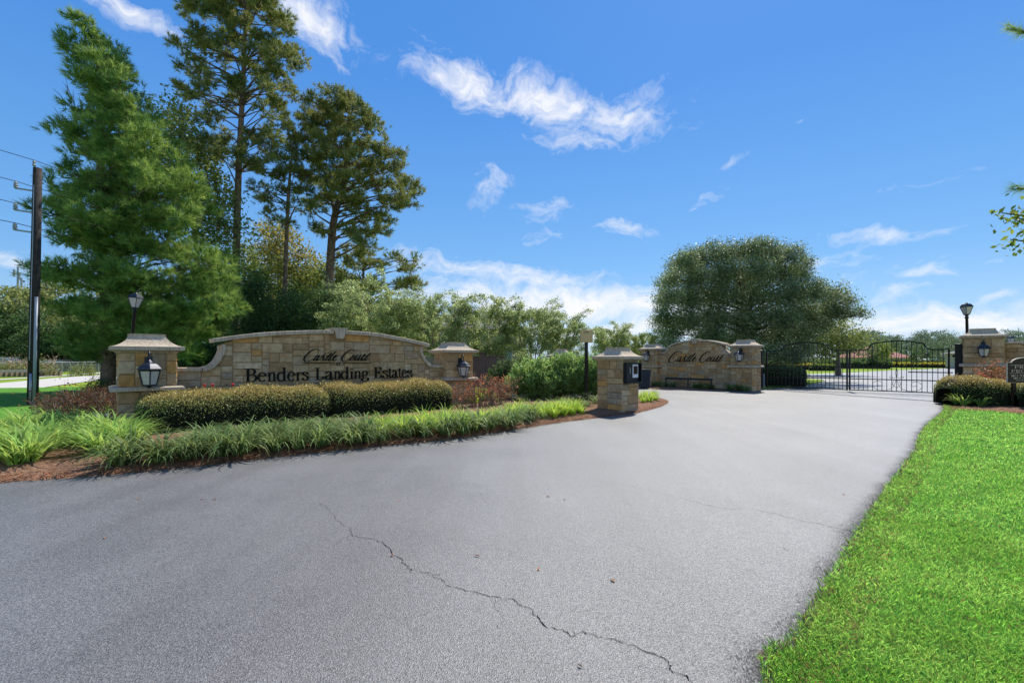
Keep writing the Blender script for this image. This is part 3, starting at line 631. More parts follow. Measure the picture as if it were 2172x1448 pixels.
def pillar(loc, rz, w, plate_z, top_z, label, hw_cap, hw_top, ledge=None, seed=1, plate_t=0.08, base=None, faces=(0, 1, 2, 3)):
    root = empty('stone_pillar', loc, rz, label, 'pillar'); rr = random.Random(seed); hw = w / 2 - 0.02
    core = MB(); core.box(-hw, hw, -hw, hw, -0.1, plate_z); core.build('mortar', M['mortar'], root)
    zones = [(0.0 if not base else base, plate_z - 0.05)] if not ledge else [(0.0, ledge[0]), (ledge[1], plate_z - 0.05)]
    for fi in faces:
        fr = Matrix.Rotation(fi * math.pi / 2, 4, 'Z')
        for z0, z1 in zones:
            if z1 - z0 < 0.1: continue
            for (a0, a1, c0, c1) in ashlar(2 * hw + 0.0, z1 - z0, 0.085, rr, (3, 6), (2, 3)):
                s = stone_block(-hw + a0 - (0.018 if a0 < 1e-6 else 0), -hw + a1 + (0.018 if a1 > 2 * hw - 1e-6 else 0), z0 + c0, z0 + c1, None, rr, 0.024)
                if s is None: continue
                o = s.build('stone', M['stone'], root); o.matrix_local = fr @ Matrix.Translation((0, -hw, 0)); o.color = stone_col(rr)
    if ledge:
        b = MB(); e = hw_cap; square_lathe(b, [(e - .05, ledge[0]), (e, ledge[0] + .012), (e, ledge[1] - .02), (e - 0.05, ledge[1] + .006)]); b.build('ledge', M['cast'], root)
    if base:
        b = MB(); square_lathe(b, [(hw + .03, 0), (hw + .03, base - .01), (hw + .01, base)]); b.build('footing', M['cast'], root)
    b = MB(); square_lathe(b, [(hw + 0.03, plate_z - 0.055), (hw + 0.05, plate_z - 0.03), (hw_cap - 0.03, plate_z), (hw_cap, plate_z + 0.004), (hw_cap, plate_z + plate_t)]); b.build('cap_plate', M['cast'], root)
    b = MB(); prof = []; zb = plate_z + plate_t + 0.001; hh = top_z - zb
    for k in range(9):
        t = k / 8; prof.append((hw_top + (hw_cap - 0.004 - hw_top) * (1 - math.sin(t * math.pi / 2)) ** 0.9, zb + hh * (1 - math.cos(t * math.pi / 2)) ** 0.85))
    prof.append((hw_top + 0.012, top_z)); prof.append((hw_top + 0.012, top_z + 0.014))
    square_lathe(b, prof); b.build('cap', M['cast'], root)
    return root

class Line:
    """vertical plane through A and B: maps a photo column/row to distance along it and height"""
    def __init__(s, A, B):
        s.A = np.array(A, float); s.B = np.array(B, float); s.d = (s.B - s.A); s.L = np.linalg.norm(s.d); s.d /= s.L
        s.n = np.array([s.d[1], -s.d[0]]); s.rz = math.atan2(s.d[1], s.d[0])
    def s_of(s, px):
        k = (px - CX) / F; return (k * s.A[1] - s.A[0]) / (s.d[0] - k * s.d[1])
    def m(s, px, py):
        u = s.s_of(px); Y = s.A[1] + s.d[1] * u; return u, H + (HY - py) / F * Y
    def w(s, u, v=0.0):       # world x,y of a point u along, v in front of the plane
        p = s.A + s.d * u + s.n * v; return float(p[0]), float(p[1])

def coping(pts, th, y0, y1, root, splits=1, name='coping', taper=0):
    """strip of cast stone following a polyline in the wall's own x,z, cut into pieces"""
    pts = [np.array(p, float) for p in pts]; nrm = []
    for i in range(len(pts)):
        t = pts[min(i + 1, len(pts) - 1)] - pts[max(i - 1, 0)]; t /= np.linalg.norm(t) + 1e-9; nrm.append(np.array([t[1], -t[0]]))
    per = (len(pts) - 1) / splits
    for k in range(splits):
        i0, i1 = round(k * per), round((k + 1) * per); b = MB(); idx = list(range(i0, i1 + 1)); n = len(idx)
        e = 0.0025
        for q, i in enumerate(idx):
            sh = (pts[idx[1]] - pts[idx[0]]) * 0; p = pts[i]; t = pts[min(i + 1, len(pts) - 1)] - pts[max(i - 1, 0)]; t /= np.linalg.norm(t) + 1e-9
            if q == 0: p = p + t * e
            if q == n - 1: p = p - t * e
            a = p; c = p + nrm[i] * th
            m_ = p + nrm[i] * th * 0.12
            b.v += [(m_[0], y0, m_[1]), (a[0], y0 + .012, a[1]), (a[0], y1, a[1]), (c[0], y1, c[1]), (c[0], y0, c[1])]
        for q in range(n - 1):
            for j in range(5): b.f.append((q * 5 + j, q * 5 + (j + 1) % 5, (q + 1) * 5 + (j + 1) % 5, (q + 1) * 5 + j))
        b.f += [(4, 3, 2, 1, 0), tuple((n - 1) * 5 + j for j in range(5))]
        b.build(name, M['cast'], root)

# ------------------------------------------------------------------ lettering
def ell(cx, cy, rx, ry, a0, a1, n=14): return [(cx + rx * math.cos(rad(a0 + (a1 - a0) * i / n)), cy + ry * math.sin(rad(a0 + (a1 - a0) * i / n))) for i in range(n + 1)]
def sp(*p, n=5): return [tuple(q) for q in spline(p, n)]
TK, TN = 0.135, 0.045
GL = {
 'B': ([[(.17, 0), (.17, .95)], [(.17, .925), (.33, .925)] + ell(.34, .715, .19, .21, 90, -90) + [(.17, .505)], [(.17, .5), (.36, .5)] + ell(.37, .262, .235, .24, 90, -90) + [(.17, .022)]], [(0, .17, .0), (0, .17, .95)]),
 'e': ([[(.07, .385), (.52, .385)], ell(.3, .325, .235, .325, 12, 318, 24)], []),
 'n': ([[(.13, 0), (.13, .63)], sp((.13, .47), (.22, .58), (.34, .635), (.44, .59), (.475, .46)) + [(.475, 0)]], [(0, .26, 0), (.35, .6, 0), (.0, .13, .62)]),
 'd': ([ell(.27, .315, .21, .315, 55, 305, 20), [(.46, 0), (.46, 1.0)]], [(.34, .46, .99), (.46, .58, .02)]),
 'r': ([[(.13, 0), (.13, .63)], sp((.13, .45), (.2, .57), (.3, .62), (.38, .585)), [(.36, .60), (.40, .56)]], [(0, .27, 0), (0, .13, .62)]),
 's': ([sp((.37, .47), (.34, .59), (.23, .64), (.12, .59), (.095, .49), (.19, .39), (.33, .30), (.40, .18), (.35, .05), (.22, .0), (.10, .05), (.06, .19))], []),
 'L': ([[(.17, 0), (.17, .95)], [(.1, .022), (.55, .022)], [(.53, .02), (.6, .26)]], [(0, .34, .95), (0, .2, 0)]),
 'a': ([sp((.10, .49), (.14, .6), (.26, .64), (.37, .58), (.39, .46)) + [(.39, .12)] + sp((.39, .12), (.44, .02), (.53, .08)), sp((.39, .39), (.24, .33), (.11, .25), (.08, .13), (.16, .02), (.28, .05), (.39, .16))], []),
 'i': ([[(.13, 0), (.13, .63)], ell(.13, .84, .035, .035, 0, 360, 8)], [(0, .26, 0), (0, .13, .62)]),
 'g': ([ell(.25, .435, .165, .2, 0, 360, 20), [(.38, .56), (.54, .6)], sp((.17, .27), (.09, .2), (.12, .11), (.3, .08), (.47, .03), (.50, -.1), (.40, -.2), (.22, -.235), (.07, -.18), (.06, -.06), (.17, .05))], []),
 'E': ([[(.17, 0), (.17, .95)], [(.1, .925), (.56, .925)], [(.17, .49), (.42, .49)], [(.1, .022), (.56, .022)], [(.55, .94), (.57, .74)], [(.42, .6), (.42, .38)], [(.55, .01), (.62, .24)]], [(0, .17, 0), (0, .17, .95)]),
 't': ([[(.19, .84), (.19, .14)] + sp((.19, .14), (.24, .02), (.33, .02), (.40, .09)), [(.02, .63), (.37, .63)]], []),
 'P': ([[(.17, 0), (.17, .95)], [(.17, .925), (.33, .925)] + ell(.36, .69, .2, .235, 90, -90) + [(.17, .455)]], [(0, .34, 0), (0, .17, .95)]),
 'R': ([[(.17, 0), (.17, .95)], [(.17, .925), (.33, .925)] + ell(.36, .69, .2, .235, 90, -90) + [(.17, .455)], [(.33, .45), (.62, .02)]], [(0, .34, 0), (0, .17, .95), (.55, .72, 0)]),
 'I': ([[(.17, 0), (.17, .95)]], [(0, .34, 0), (0, .34, .95)]),
 'V': ([[(.06, .95), (.36, 0)], [(.36, 0), (.64, .95)]], [(-.04, .2, .95), (.52, .76, .95)]),
 'A': ([[(.06, 0), (.34, .95)], [(.34, .95), (.64, 0)], [(.17, .32), (.54, .32)]], [(-.04, .18, 0), (.5, .76, 0)]),
 'T': ([[(.33, 0), (.33, .95)], [(.02, .925), (.64, .925)], [(.03, .94), (.02, .72)], [(.63, .94), (.64, .72)]], [(.18, .48, 0)]),
 'O': ([ell(.38, .475, .3, .475, 0, 360, 24)], []),
 'Y': ([[(.06, .95), (.34, .45)], [(.34, .45), (.62, .95)], [(.34, .48), (.34, 0)]], [(-.04, .2, .95), (.5, .74, .95), (.2, .48, 0)]),
 'N': ([[(.12, 0), (.12, .95)], [(.12, .95), (.6, 0)], [(.62, 0), (.62, .95)]], [(0, .26, 0), (0, .14, .95), (.48, .76, .95)]),
 'S': ([sp((.48, .7), (.45, .88), (.3, .95), (.14, .88), (.09, .72), (.2, .58), (.4, .44), (.52, .26), (.45, .06), (.28, 0), (.12, .06), (.07, .25))], []),
 'G': ([ell(.40, .475, .31, .475, 40, 315, 24), [(.62, .12), (.62, .4)]], [(.5, .74, .4)]),
 'C': ([ell(.40, .475, .31, .475, 38, 318, 24)], []),
 'W': ([[(.05, .95), (.28, 0)], [(.28, 0), (.48, .9)], [(.48, .9), (.7, 0)], [(.7, 0), (.92, .95)]], [(-.04, .18, .95), (.82, 1.02, .95)]),
 'U': ([[(.13, .95), (.13, .25)] + sp((.13, .25), (.22, .03), (.38, .0), (.55, .06), (.6, .27)) + [(.6, .95)]], [(0, .26, .95), (.5, .7, .95)]),
 'D': ([[(.17, 0), (.17, .95)], [(.17, .925), (.3, .925)] + ell(.32, .475, .3, .45, 90, -90) + [(.17, .022)]], [(0, .17, 0), (0, .17, .95)]),
}
def ribbon(b, pts, wf, y0, y1):
    """flat stroke of varying width pushed into depth; pts in x,z"""
    pts = [np.array(p, float) for p in pts]; m = len(pts); b0 = len(b.v)
    for i in range(m):
        t = pts[min(i + 1, m - 1)] - pts[max(i - 1, 0)]; t /= np.linalg.norm(t) + 1e-9; n = np.array([-t[1], t[0]]) * wf(t, i / max(1, m - 1)) * 0.5
        l, r = pts[i] + n, pts[i] - n; b.v += [(l[0], y0, l[1]), (r[0], y0, r[1]), (r[0], y1, r[1]), (l[0], y1, l[1])]
    for i in range(m - 1):
        for j in range(4): b.f.append((b0 + i * 4 + j, b0 + i * 4 + (j + 1) % 4, b0 + (i + 1) * 4 + (j + 1) % 4, b0 + (i + 1) * 4 + j))
    b.f += [(b0 + 3, b0 + 2, b0 + 1, b0), tuple(b0 + (m - 1) * 4 + j for j in range(4))]
def serif_wf(k=1.0): return lambda t, u: k * (TN + (TK - TN) * abs(t[1]) ** 1.6)
def glyph(ch, x0, x1, zb, capz, y0, y1, k=1.0):
    """serif letter whose ink runs from x0 to x1 on baseline zb; capz = height of a capital"""
    strokes, serifs = GL[ch]
    xs = [p[0] for s in strokes for p in s] + [v for s in serifs for v in s[:2]]; lo, hi = min(xs) - .03, max(xs) + .03
    S = capz / 0.95; sx = (x1 - x0) / (hi - lo); b = MB(); q = 0
    fx = lambda p: (x0 + (p[0] - lo) * sx, zb + p[1] * S)
    for s in strokes:
        d = q * 0.0006; q += 1; mid = MB()
        w = serif_wf(k * S * 0.92)
        ribbon(b, [fx(p) for p in s], (lambda t, u: w(t, u) * (min(1.6, sx / S) if abs(t[1]) > .5 else 1)), y0 + d, y1)
    for (a, c, z) in serifs:
        d = q * 0.0006; q += 1; za = zb + z * S; e = 0.028 * S
        b.box(x0 + (a - lo) * sx, x0 + (c - lo) * sx, y0 + d, y1, za - (0 if z < .05 else e), za + (e if z < .05 else 0))
    return b
SCRIPT = [  # hand-lettered "Castle Court", each letter a list of strokes in a 2172 x 679 drawing
 [[(540, 158), (525, 130), (470, 110), (400, 116), (300, 165), (200, 250), (128, 335), (102, 395), (118, 447), (170, 470), (240, 460), (310, 420), (355, 385)]],
 [[(548, 302), (505, 288), (445, 330), (388, 400), (382, 436), (418, 434), (475, 380), (545, 300)], [(556, 290), (480, 408), (480, 438), (512, 430), (562, 390)]],
 [[(562, 390), (640, 310), (715, 250)], [(712, 248), (668, 298), (655, 345), (662, 392), (635, 428), (590, 440), (562, 424)]],
 [[(905, 220), (830, 290), (722, 405), (712, 436), (748, 432), (800, 395)], [(722, 308), (835, 298)]],
 [[(1042, 168), (965, 228), (872, 330), (815, 418), (832, 440), (872, 424), (925, 388)]],
 [[(925, 388), (1005, 350), (1056, 308), (1048, 284), (1008, 300), (950, 368), (938, 420), (962, 445), (1005, 433), (1058, 390)]],
 [[(1572, 162), (1545, 132), (1482, 122), (1400, 150), (1300, 225), (1222, 308), (1188, 380), (1198, 435), (1242, 466), (1300, 455), (1370, 410), (1425, 370)]],
 [[(1562, 286), (1512, 300), (1445, 378), (1428, 424), (1458, 440), (1512, 392), (1562, 322), (1560, 286), (1588, 300)]],
 [[(1664, 270), (1592, 350), (1564, 410), (1580, 436), (1624, 414), (1732, 290)], [(1744, 268), (1675, 378), (1660, 424), (1684, 436), (1732, 400)]],
 [[(1732, 400), (1800, 312), (1838, 250)], [(1838, 250), (1856, 280), (1802, 335), (1750, 426), (1778, 436), (1835, 385)]],
 [[(2022, 220), (1955, 288), (1884, 368), (1846, 424), (1866, 440), (1905, 425), (1956, 376)], [(1882, 302), (1980, 298)]],
]
def script_letters(root, fmap, y0, y1, thick, thin):
    for L_ in SCRIPT:
        b = MB(); big = max(p[1] for s in L_ for p in s) - min(p[1] for s in L_ for p in s) > 300
        for q, s in enumerate(L_):
            pts = [fmap(*p) for p in spline(s, 6)]
            def wf(t, u, big=big):
                k = max(0.0, -t[1]) ** 0.9; w = thin + (thick * (1.1 if big else 1) - thin) * k
                return w * (0.55 + 0.45 * min(1, min(u, 1 - u) * 8))
            ribbon(b, pts, wf, y0 + q * 0.0007, y1)
        b.build('letter', M['letter'], root)

# ------------------------------------------------------------------ main sign wall
PA, PB = np.array([-8.02, 10.35]), np.array([-1.95, 15.65])
dv = (PB - PA) / np.linalg.norm(PB - PA); nv = np.array([dv[1], -dv[0]])
W1 = Line(PA + nv * 0.12, PB + nv * 0.12)
def sign_wall(Ln, label, top_px, coping_sets, key_px, length, seed, back=0.36, s0=0.35, z_base=0.0, cell=0.08, hr=(2, 3), wr=(3, 9)):
    root = empty('sign_wall', (Ln.A[0], Ln.A[1], z_base), Ln.rz, label, 'sign wall'); rr = random.Random(seed)
    tp = [Ln.m(*p) for p in top_px]; xs = [p[0] for p in tp]; zs = [p[1] for p in tp]
    top = lambda x: float(np.interp(x, xs, zs))
    fine = np.linspace(s0, length, 70)
    MB().prism_xz([(s0, -0.1)] + [(length, -0.1)] + [(x, top(x)) for x in fine[::-1]], 0.0, back).build('mortar', M['mortar'], root)
    for (a0, a1, c0, c1) in ashlar(length - s0, max(zs), cell, rr, wr, hr):
        s = stone_block(s0 + a0, s0 + a1, c0, c1, top, rr)
        if s is None: continue
        o = s.build('stone', M['stone'], root); o.color = stone_col(rr)
    for pts, th, n, y0 in coping_sets: coping([Ln.m(*p) for p in pts], th, y0, back + .07, root, n)
    if key_px:
        k = [Ln.m(*p) for p in key_px]; MB().prism_xz(k, -0.135, back + .10).build('keystone', M['cast'], root)
    return root
def pxspline(p, n=4): return [tuple(q) for q in spline(p, n)]
arch = [(449, 718), (500, 711), (549, 705.6), (600, 702.4), (660, 700.4), (705, 700.2)]
arch2 = [(731, 700.8), (792, 705.6), (855, 716.6), (880, 722), (909, 729.3)]
lcurve = [(428, 779.5), (441, 777), (452, 769), (461, 757), (467, 744), (469, 730)]
rcurve = [(893, 736), (895, 748), (900, 760), (907, 769), (917, 773.5), (950, 773)]
top_px = [(360, 783), (428, 783), (443, 780), (456, 773), (466, 760), (473, 744), (474, 728), (500, 718), (549, 712), (600, 709), (660, 707), (718, 706), (760, 708), (792, 712), (855, 723), (880, 728.5), (893, 731.5), (894, 745), (899, 763), (907, 773), (917, 778), (965, 777)]
sw = sign_wall(W1, 'long arched sandstone sign wall lettered Castle Court at Benders Landing Estates behind the clipped hedge', top_px,
     [(pxspline(arch, 5), 0.095, 4, -0.10), (pxspline(arch2, 5), 0.105, 3, -0.10), (pxspline(lcurve, 5), 0.085, 1, -0.085), (pxspline(rcurve, 5), 0.09, 1, -0.085), ([(371, 779.5), (427, 779.5)], 0.075, 1, -0.085)],
     [(702, 695.3), (735, 695.8), (729, 706), (726, 718.6), (711, 718.3), (708, 706)], W1.L - 0.35, 21)
for word, rng_, hpx in (('Benders', [(516.7, 543.8), (546.5, 564), (565.5, 585.5), (587, 607), (609, 625), (625.8, 639.5), (639.8, 652.5)], (781.2, 809)),
                   ('Landing', [(666.5, 685.5), (688.5, 706.5), (706.5, 721.8), (722, 739.8), (740.5, 748.5), (749, 765), (765.7, 781.5)], (779.3, 804.5)),
                   ('Estates', [(790.5, 808.5), (810.3, 821.3), (821.8, 829.5), (830.5, 842.5), (842.8, 850.2), (851, 861.3), (862.3, 872.6)], (777.3, 800.3))):
    for ch, (a, c) in zip(word, rng_):
        s0, zb = W1.m(a, hpx[1]); s1, _ = W1.m(c, hpx[1]); _, zt = W1.m((rng_[0][0] + rng_[0][1]) / 2, hpx[0]); _, zb0 = W1.m((rng_[0][0] + rng_[0][1]) / 2, hpx[1])
        glyph(ch, s0, s1, 0.982, zt - zb0, -0.062, -0.03).build('letter', M['letter'], sw)
def sm1(x, y): return W1.m(636 + x * 160 / 2172, 732 + y * 160 / 2172)
script_letters(sw, sm1, -0.062, -0.03, 0.030, 0.010)
for a, c in ((80, 1000), (1212, 2030)):
    u0, z0 = sm1(a, 508); u1, z1 = sm1(c, 508); z = (z0 + z1) / 2
    MB().box(u0, u1, -0.058, -0.03, z - 0.009, z + 0.009).build('underline', M['letter'], sw)
ua, za = sm1(1025, 570); ub, zt = sm1(1095, 490); uc, _ = sm1(1165, 570)
glyph('A', ua, ub, za, zt - za, -0.05, -0.03).build('letter', M['letter'], sw)
glyph('T', ub, uc, za, zt - za, -0.05, -0.03).build('letter', M['letter'], sw)

pillar((PA[0], PA[1], 0), W1.rz, 1.0, 1.72, 2.06, 'stone pillar with ledge at the left end of the Benders Landing Estates sign', 0.63, 0.31, (0.86, 0.95), 3)
pillar((PB[0], PB[1], 0), W1.rz - rad(8), 0.96, 1.74, 2.07, 'stone pillar at the right end of the Benders Landing Estates sign', 0.62, 0.30, (0.84, 0.93), 4)

# ------------------------------------------------------------------ gate wall
QA, QB = np.array([7.95, 26.5]), np.array([11.3, 22.8])
dv2 = (QB - QA) / np.linalg.norm(QB - QA); nv2 = np.array([dv2[1], -dv2[0]])
W2 = Line(QA + nv2 * 0.15, QB + nv2 * 0.15)
top2 = [(1395, 752), (1406, 751), (1414, 747.5), (1420, 741), (1422, 735), (1450, 726), (1475, 723.5), (1500, 725), (1532, 731), (1534, 740), (1539, 746.5), (1546, 751), (1560, 751.5)]
gw = sign_wall(W2, 'smaller arched stone wall lettered Castle Court beside the iron gate', top2,
     [(pxspline([(1416.5, 734), (1430, 728), (1450, 723), (1474, 719.8)], 5), 0.085, 2, -0.09), (pxspline([(1478, 719.8), (1500, 721), (1520, 724), (1542, 729)], 5), 0.085, 2, -0.09),
      (pxspline([(1402, 748), (1409, 746.5), (1415, 743), (1419, 738), (1420.5, 732)], 4), 0.08, 1, -0.08), (pxspline([(1531.5, 733), (1534, 739), (1539, 744.5), (1546, 747.5), (1560, 748)], 4), 0.08, 1, -0.08)],
     [(1468, 718), (1481, 718), (1479, 729), (1472, 729)], W2.L - 0.3, 33, 0.34)
def sm2(x, y):
    # same lettering, stretched over the smaller wall
    fx = (x - 102) / (2022 - 102); return W2.m(1419.6 + fx * (1535.5 - 1419.6), 768.6 + (y - 470) * (23.6 / 358) - fx * 1.2 * 0)
script_letters(gw, sm2, -0.062, -0.03, 0.044, 0.016)
pillar((QA[0], QA[1], 0), W2.rz, 1.0, 2.02, 2.35, 'stone pillar at the left end of the small Castle Court wall', 0.62, 0.30, (1.06, 1.16), 5)
pillar((QB[0], QB[1], 0), W2.rz, 1.02, 2.10, 2.44, 'stone pillar between the small Castle Court wall and the iron gate', 0.63, 0.31, (1.11, 1.21), 6)
# right-hand gate pillar and its wing wall
RP = np.array([18.85, 18.9]); GA, GB = np.array([13.16, 24.5]), np.array([18.4, 19.8]); gd = (GB - GA) / np.linalg.norm(GB - GA); grz = math.atan2(gd[1], gd[0])
pillar((RP[0], RP[1], 0.0), grz, 1.14, 2.38, 2.72, 'tall stone pillar to the right of the iron gate behind the low hedge', 0.68, 0.36, (1.22, 1.34), 7)
W3 = Line(RP + np.array([gd[1], -gd[0]]) * 0.15, RP + gd * 4)
rw = empty('wing_wall', (W3.A[0], W3.A[1], 0), W3.rz, 'stone wing wall curving down right of the tall gate pillar', 'wall'); rr = random.Random(9)
pr = [(0.4, 2.12), (1.05, 2.12)] + [(1.05 + 0.9 * t, 2.12 - 0.75 * math.sin(t * math.pi / 2) ** 1.6) for t in [i / 8 for i in range(1, 9)]] + [(4.0, 1.37)]
tf = lambda x: float(np.interp(x, [p[0] for p in pr], [p[1] for p in pr]))
MB().prism_xz([(0.4, -.1), (4.0, -.1)] + pr[::-1], 0, .34).build('mortar', M['mortar'], rw)
for (a0, a1, c0, c1) in ashlar(3.6, 2.12, 0.08, rr, (3, 7), (2, 4)):
    s = stone_block(.4 + a0, .4 + a1, c0, c1, tf, rr)
    if s: o = s.build('stone', M['stone'], rw); o.color = stone_col(rr)
coping([(x, z + .07) for x, z in pr], 0.07, -.07, .41, rw, 3)

# keypad pillar
KP = (3.11, 13.85); krz = rad(-46)
pillar((KP[0], KP[1], 0), krz, 0.86, 1.535, 1.86, 'short stone pillar carrying the black entry keypad at the island tip', 0.535, 0.25, None, 8, 0.075, base=0.075)
kp = empty('entry_keypad', (KP[0], KP[1], 0), krz, 'black metal entry keypad box with pale handset panel on the short pillar', 'keypad')
hwk = 0.445
b = MB(); b.box(hwk, hwk + 0.05, -0.40, 0.40, 0.84, 1.44); b.build('backplate', M['black'], kp)
b = MB(); b.box(hwk + .05, hwk + .11, -.40, -.36, .84, 1.44); b.box(hwk + .05, hwk + .11, .36, .40, .84, 1.44); b.box(hwk + .05, hwk + .11, -.36, .36, 1.4, 1.44); b.box(hwk + .05, hwk + .11, -.36, .36, .84, .88); b.build('hood', M['black'], kp)
b = MB(); b.box(hwk + .05, hwk + .07, -.02, .26, 1.0, 1.38); b.build('panel', M['white'], kp)
b = MB(); b.box(hwk + .07, hwk + .076, .015, .225, 1.1, 1.33); b.build('screen', M['screen'], kp)
b = MB(); b.tube([(hwk + .05, -.2, 1.3), (hwk + .09, -.2, 1.28), (hwk + .095, -.2, 1.2), (hwk + .1, -.2, 1.12)], .012, 6); b.build('handset', M['galv'], kp)

# ------------------------------------------------------------------ wall lanterns
def make_lantern():
    r = empty('wall_lantern', (0, 0, 0)); b = MB()
    b.box(-.065, .065, 0.0, .035, -.32, .12); b.build('backplate', M['lamp_metal'], r)
    arm = [(0, .0, .02)] + [(0, -.13 - .115 * math.cos(t), .17 + .12 * math.sin(t)) for t in [math.pi * (1 - i / 10) + math.pi for i in range(0)]]
    arm = [(0, 0, 0.0), (0, -.03, .08), (0, -.06, .16), (0, -.11, .215), (0, -.17, .215), (0, -.21, .17), (0, -.215, .1), (0, -.215, .03)]
    b = MB(); b.tube([tuple(p) for p in spline(arm, 3)], .017, 6); b.build('arm', M['lamp_metal'], r, smooth=True)
    cy = -.215
    b = MB(); b.lathe([(.225, -.135), (.235, -.125), (.21, -.11), (.17, -.06), (.12, -.02), (.06, .005), (.035, .04), (.012, .06)], 6, 0, cy, rad(30)); b.build('roof', M['lamp_metal'], r)
    b = MB(); b.lathe([(.19, -.165), (.205, -.14), (.205, -.134)], 6, 0, cy, rad(30)); b.lathe([(.125, -.455), (.135, -.445), (.135, -.43)], 6, 0, cy, rad(30)); b.lathe([(.02, -.50), (.05, -.47), (.06, -.455)], 6, 0, cy)
    for k in range(6):
        q = rad(30 + 60 * k); b.tube([(.19 * math.cos(q), cy + .19 * math.sin(q), -.16), (.128 * math.cos(q), cy + .128 * math.sin(q), -.44)], .011, 4)
    b.build('frame', M['lamp_metal'], r)
    for k in range(6):
        q0, q1 = rad(30 + 60 * k), rad(90 + 60 * k); a, c = .18, .12; b = MB()
        b.add([(a * math.cos(q0), cy + a * math.sin(q0), -.165), (a * math.cos(q1), cy + a * math.sin(q1), -.165), (c * math.cos(q1), cy + c * math.sin(q1), -.432), (c * math.cos(q0), cy + c * math.sin(q0), -.432)], [(0, 1, 2, 3)])
        b.build('glass_pane', M['glass'], r)
    return r
lan = make_lantern(); ls = [(PA, W1.rz, .5, 1.46, 1.04, 'dark hexagonal lantern on the left pillar of the long sign wall'), (PB, W1.rz - rad(8), .48, 1.44, 1.0, 'dark lantern seen from the side on the right pillar of the long sign wall'),
      (QA, W2.rz, .5, 1.86, .95, 'dark lantern on the pillar left of the small Castle Court wall'), (QB, W2.rz, .51, 1.88, .98, 'dark lantern on the pillar next to the iron gate'), (RP, grz, .57, 2.08, 1.0, 'dark lantern on the tall pillar right of the gate')]
for i, (p, rz, hw, z, s, lb) in enumerate(ls):
    o = lan if i == 0 else copy_tree(lan)
    nx, ny = math.sin(rz), -math.cos(rz); o.location = (p[0] + nx * (hw + .045), p[1] + ny * (hw + .045), z); o.rotation_euler = (0, 0, rz); o.scale = (s, s, s)
    tag(o, lb, 'lantern', 'wall lanterns on the stone pillars')

# post lamps
def post_lamp(loc, h, s, lean, label):
    r = empty('lamp_post', loc, 0, label, 'lamp post', 'black lamp posts'); r.rotation_euler = (0, lean, 0)
    hh = h - .42 * s
    b = MB(); b.lathe([(.09 * s, 0), (.09 * s, .5), (.055 * s, .56), (.045 * s, hh - .15 * s), (.07 * s, hh - .12 * s), (.04 * s, hh - .05 * s), (.08 * s, hh)], 10); b.build('post', M['black'], r, smooth=True)
    b = MB(); b.lathe([(.19 * s, hh + .30 * s), (.2 * s, hh + .32 * s), (.13 * s, hh + .41 * s), (.11 * s, hh + .42 * s)], 4, ph=rad(45)); b.lathe([(.05 * s, hh + .41 * s), (.05 * s, hh + .44 * s), (.015 * s, hh + .47 * s)], 8); b.build('roof', M['lamp_metal'], r)
    b = MB()
    for k in range(4):
        q = rad(45 + 90 * k); b.tube([(.085 * s * math.cos(q), .085 * s * math.sin(q), hh), (.185 * s * math.cos(q), .185 * s * math.sin(q), hh + .30 * s)], .011 * s, 4)
    b.lathe([(.09 * s, hh), (.1 * s, hh + .02 * s)], 4, ph=rad(45)); b.build('frame', M['lamp_metal'], r)
    for k in range(4):
        q0, q1 = rad(45 + 90 * k), rad(135 + 90 * k); a, c = .178 * s, .085 * s
        MB().add([(a * math.cos(q0), a * math.sin(q0), hh + .297 * s), (a * math.cos(q1), a * math.sin(q1), hh + .297 * s), (c * math.cos(q1), c * math.sin(q1), hh + .022 * s), (c * math.cos(q0), c * math.sin(q0), hh + .022 * s)], [(0, 1, 2, 3)]).build('glass_pane', M['glass'], r)
    return r
post_lamp((-10.18, 12.4, 0), 3.25, .86, rad(5.2), 'leaning black lamp post in front of the big young pine behind the left pillar')
post_lamp((20.35, 21.0, 0), 3.98, 1.15, rad(-1.6), 'black lamp post rising behind the tall pillar right of the gate')
post_lamp((47.6, 45.0, 0), 3.65, 1.5, 0, 'small distant lamp post beyond the wing wall at the right edge')

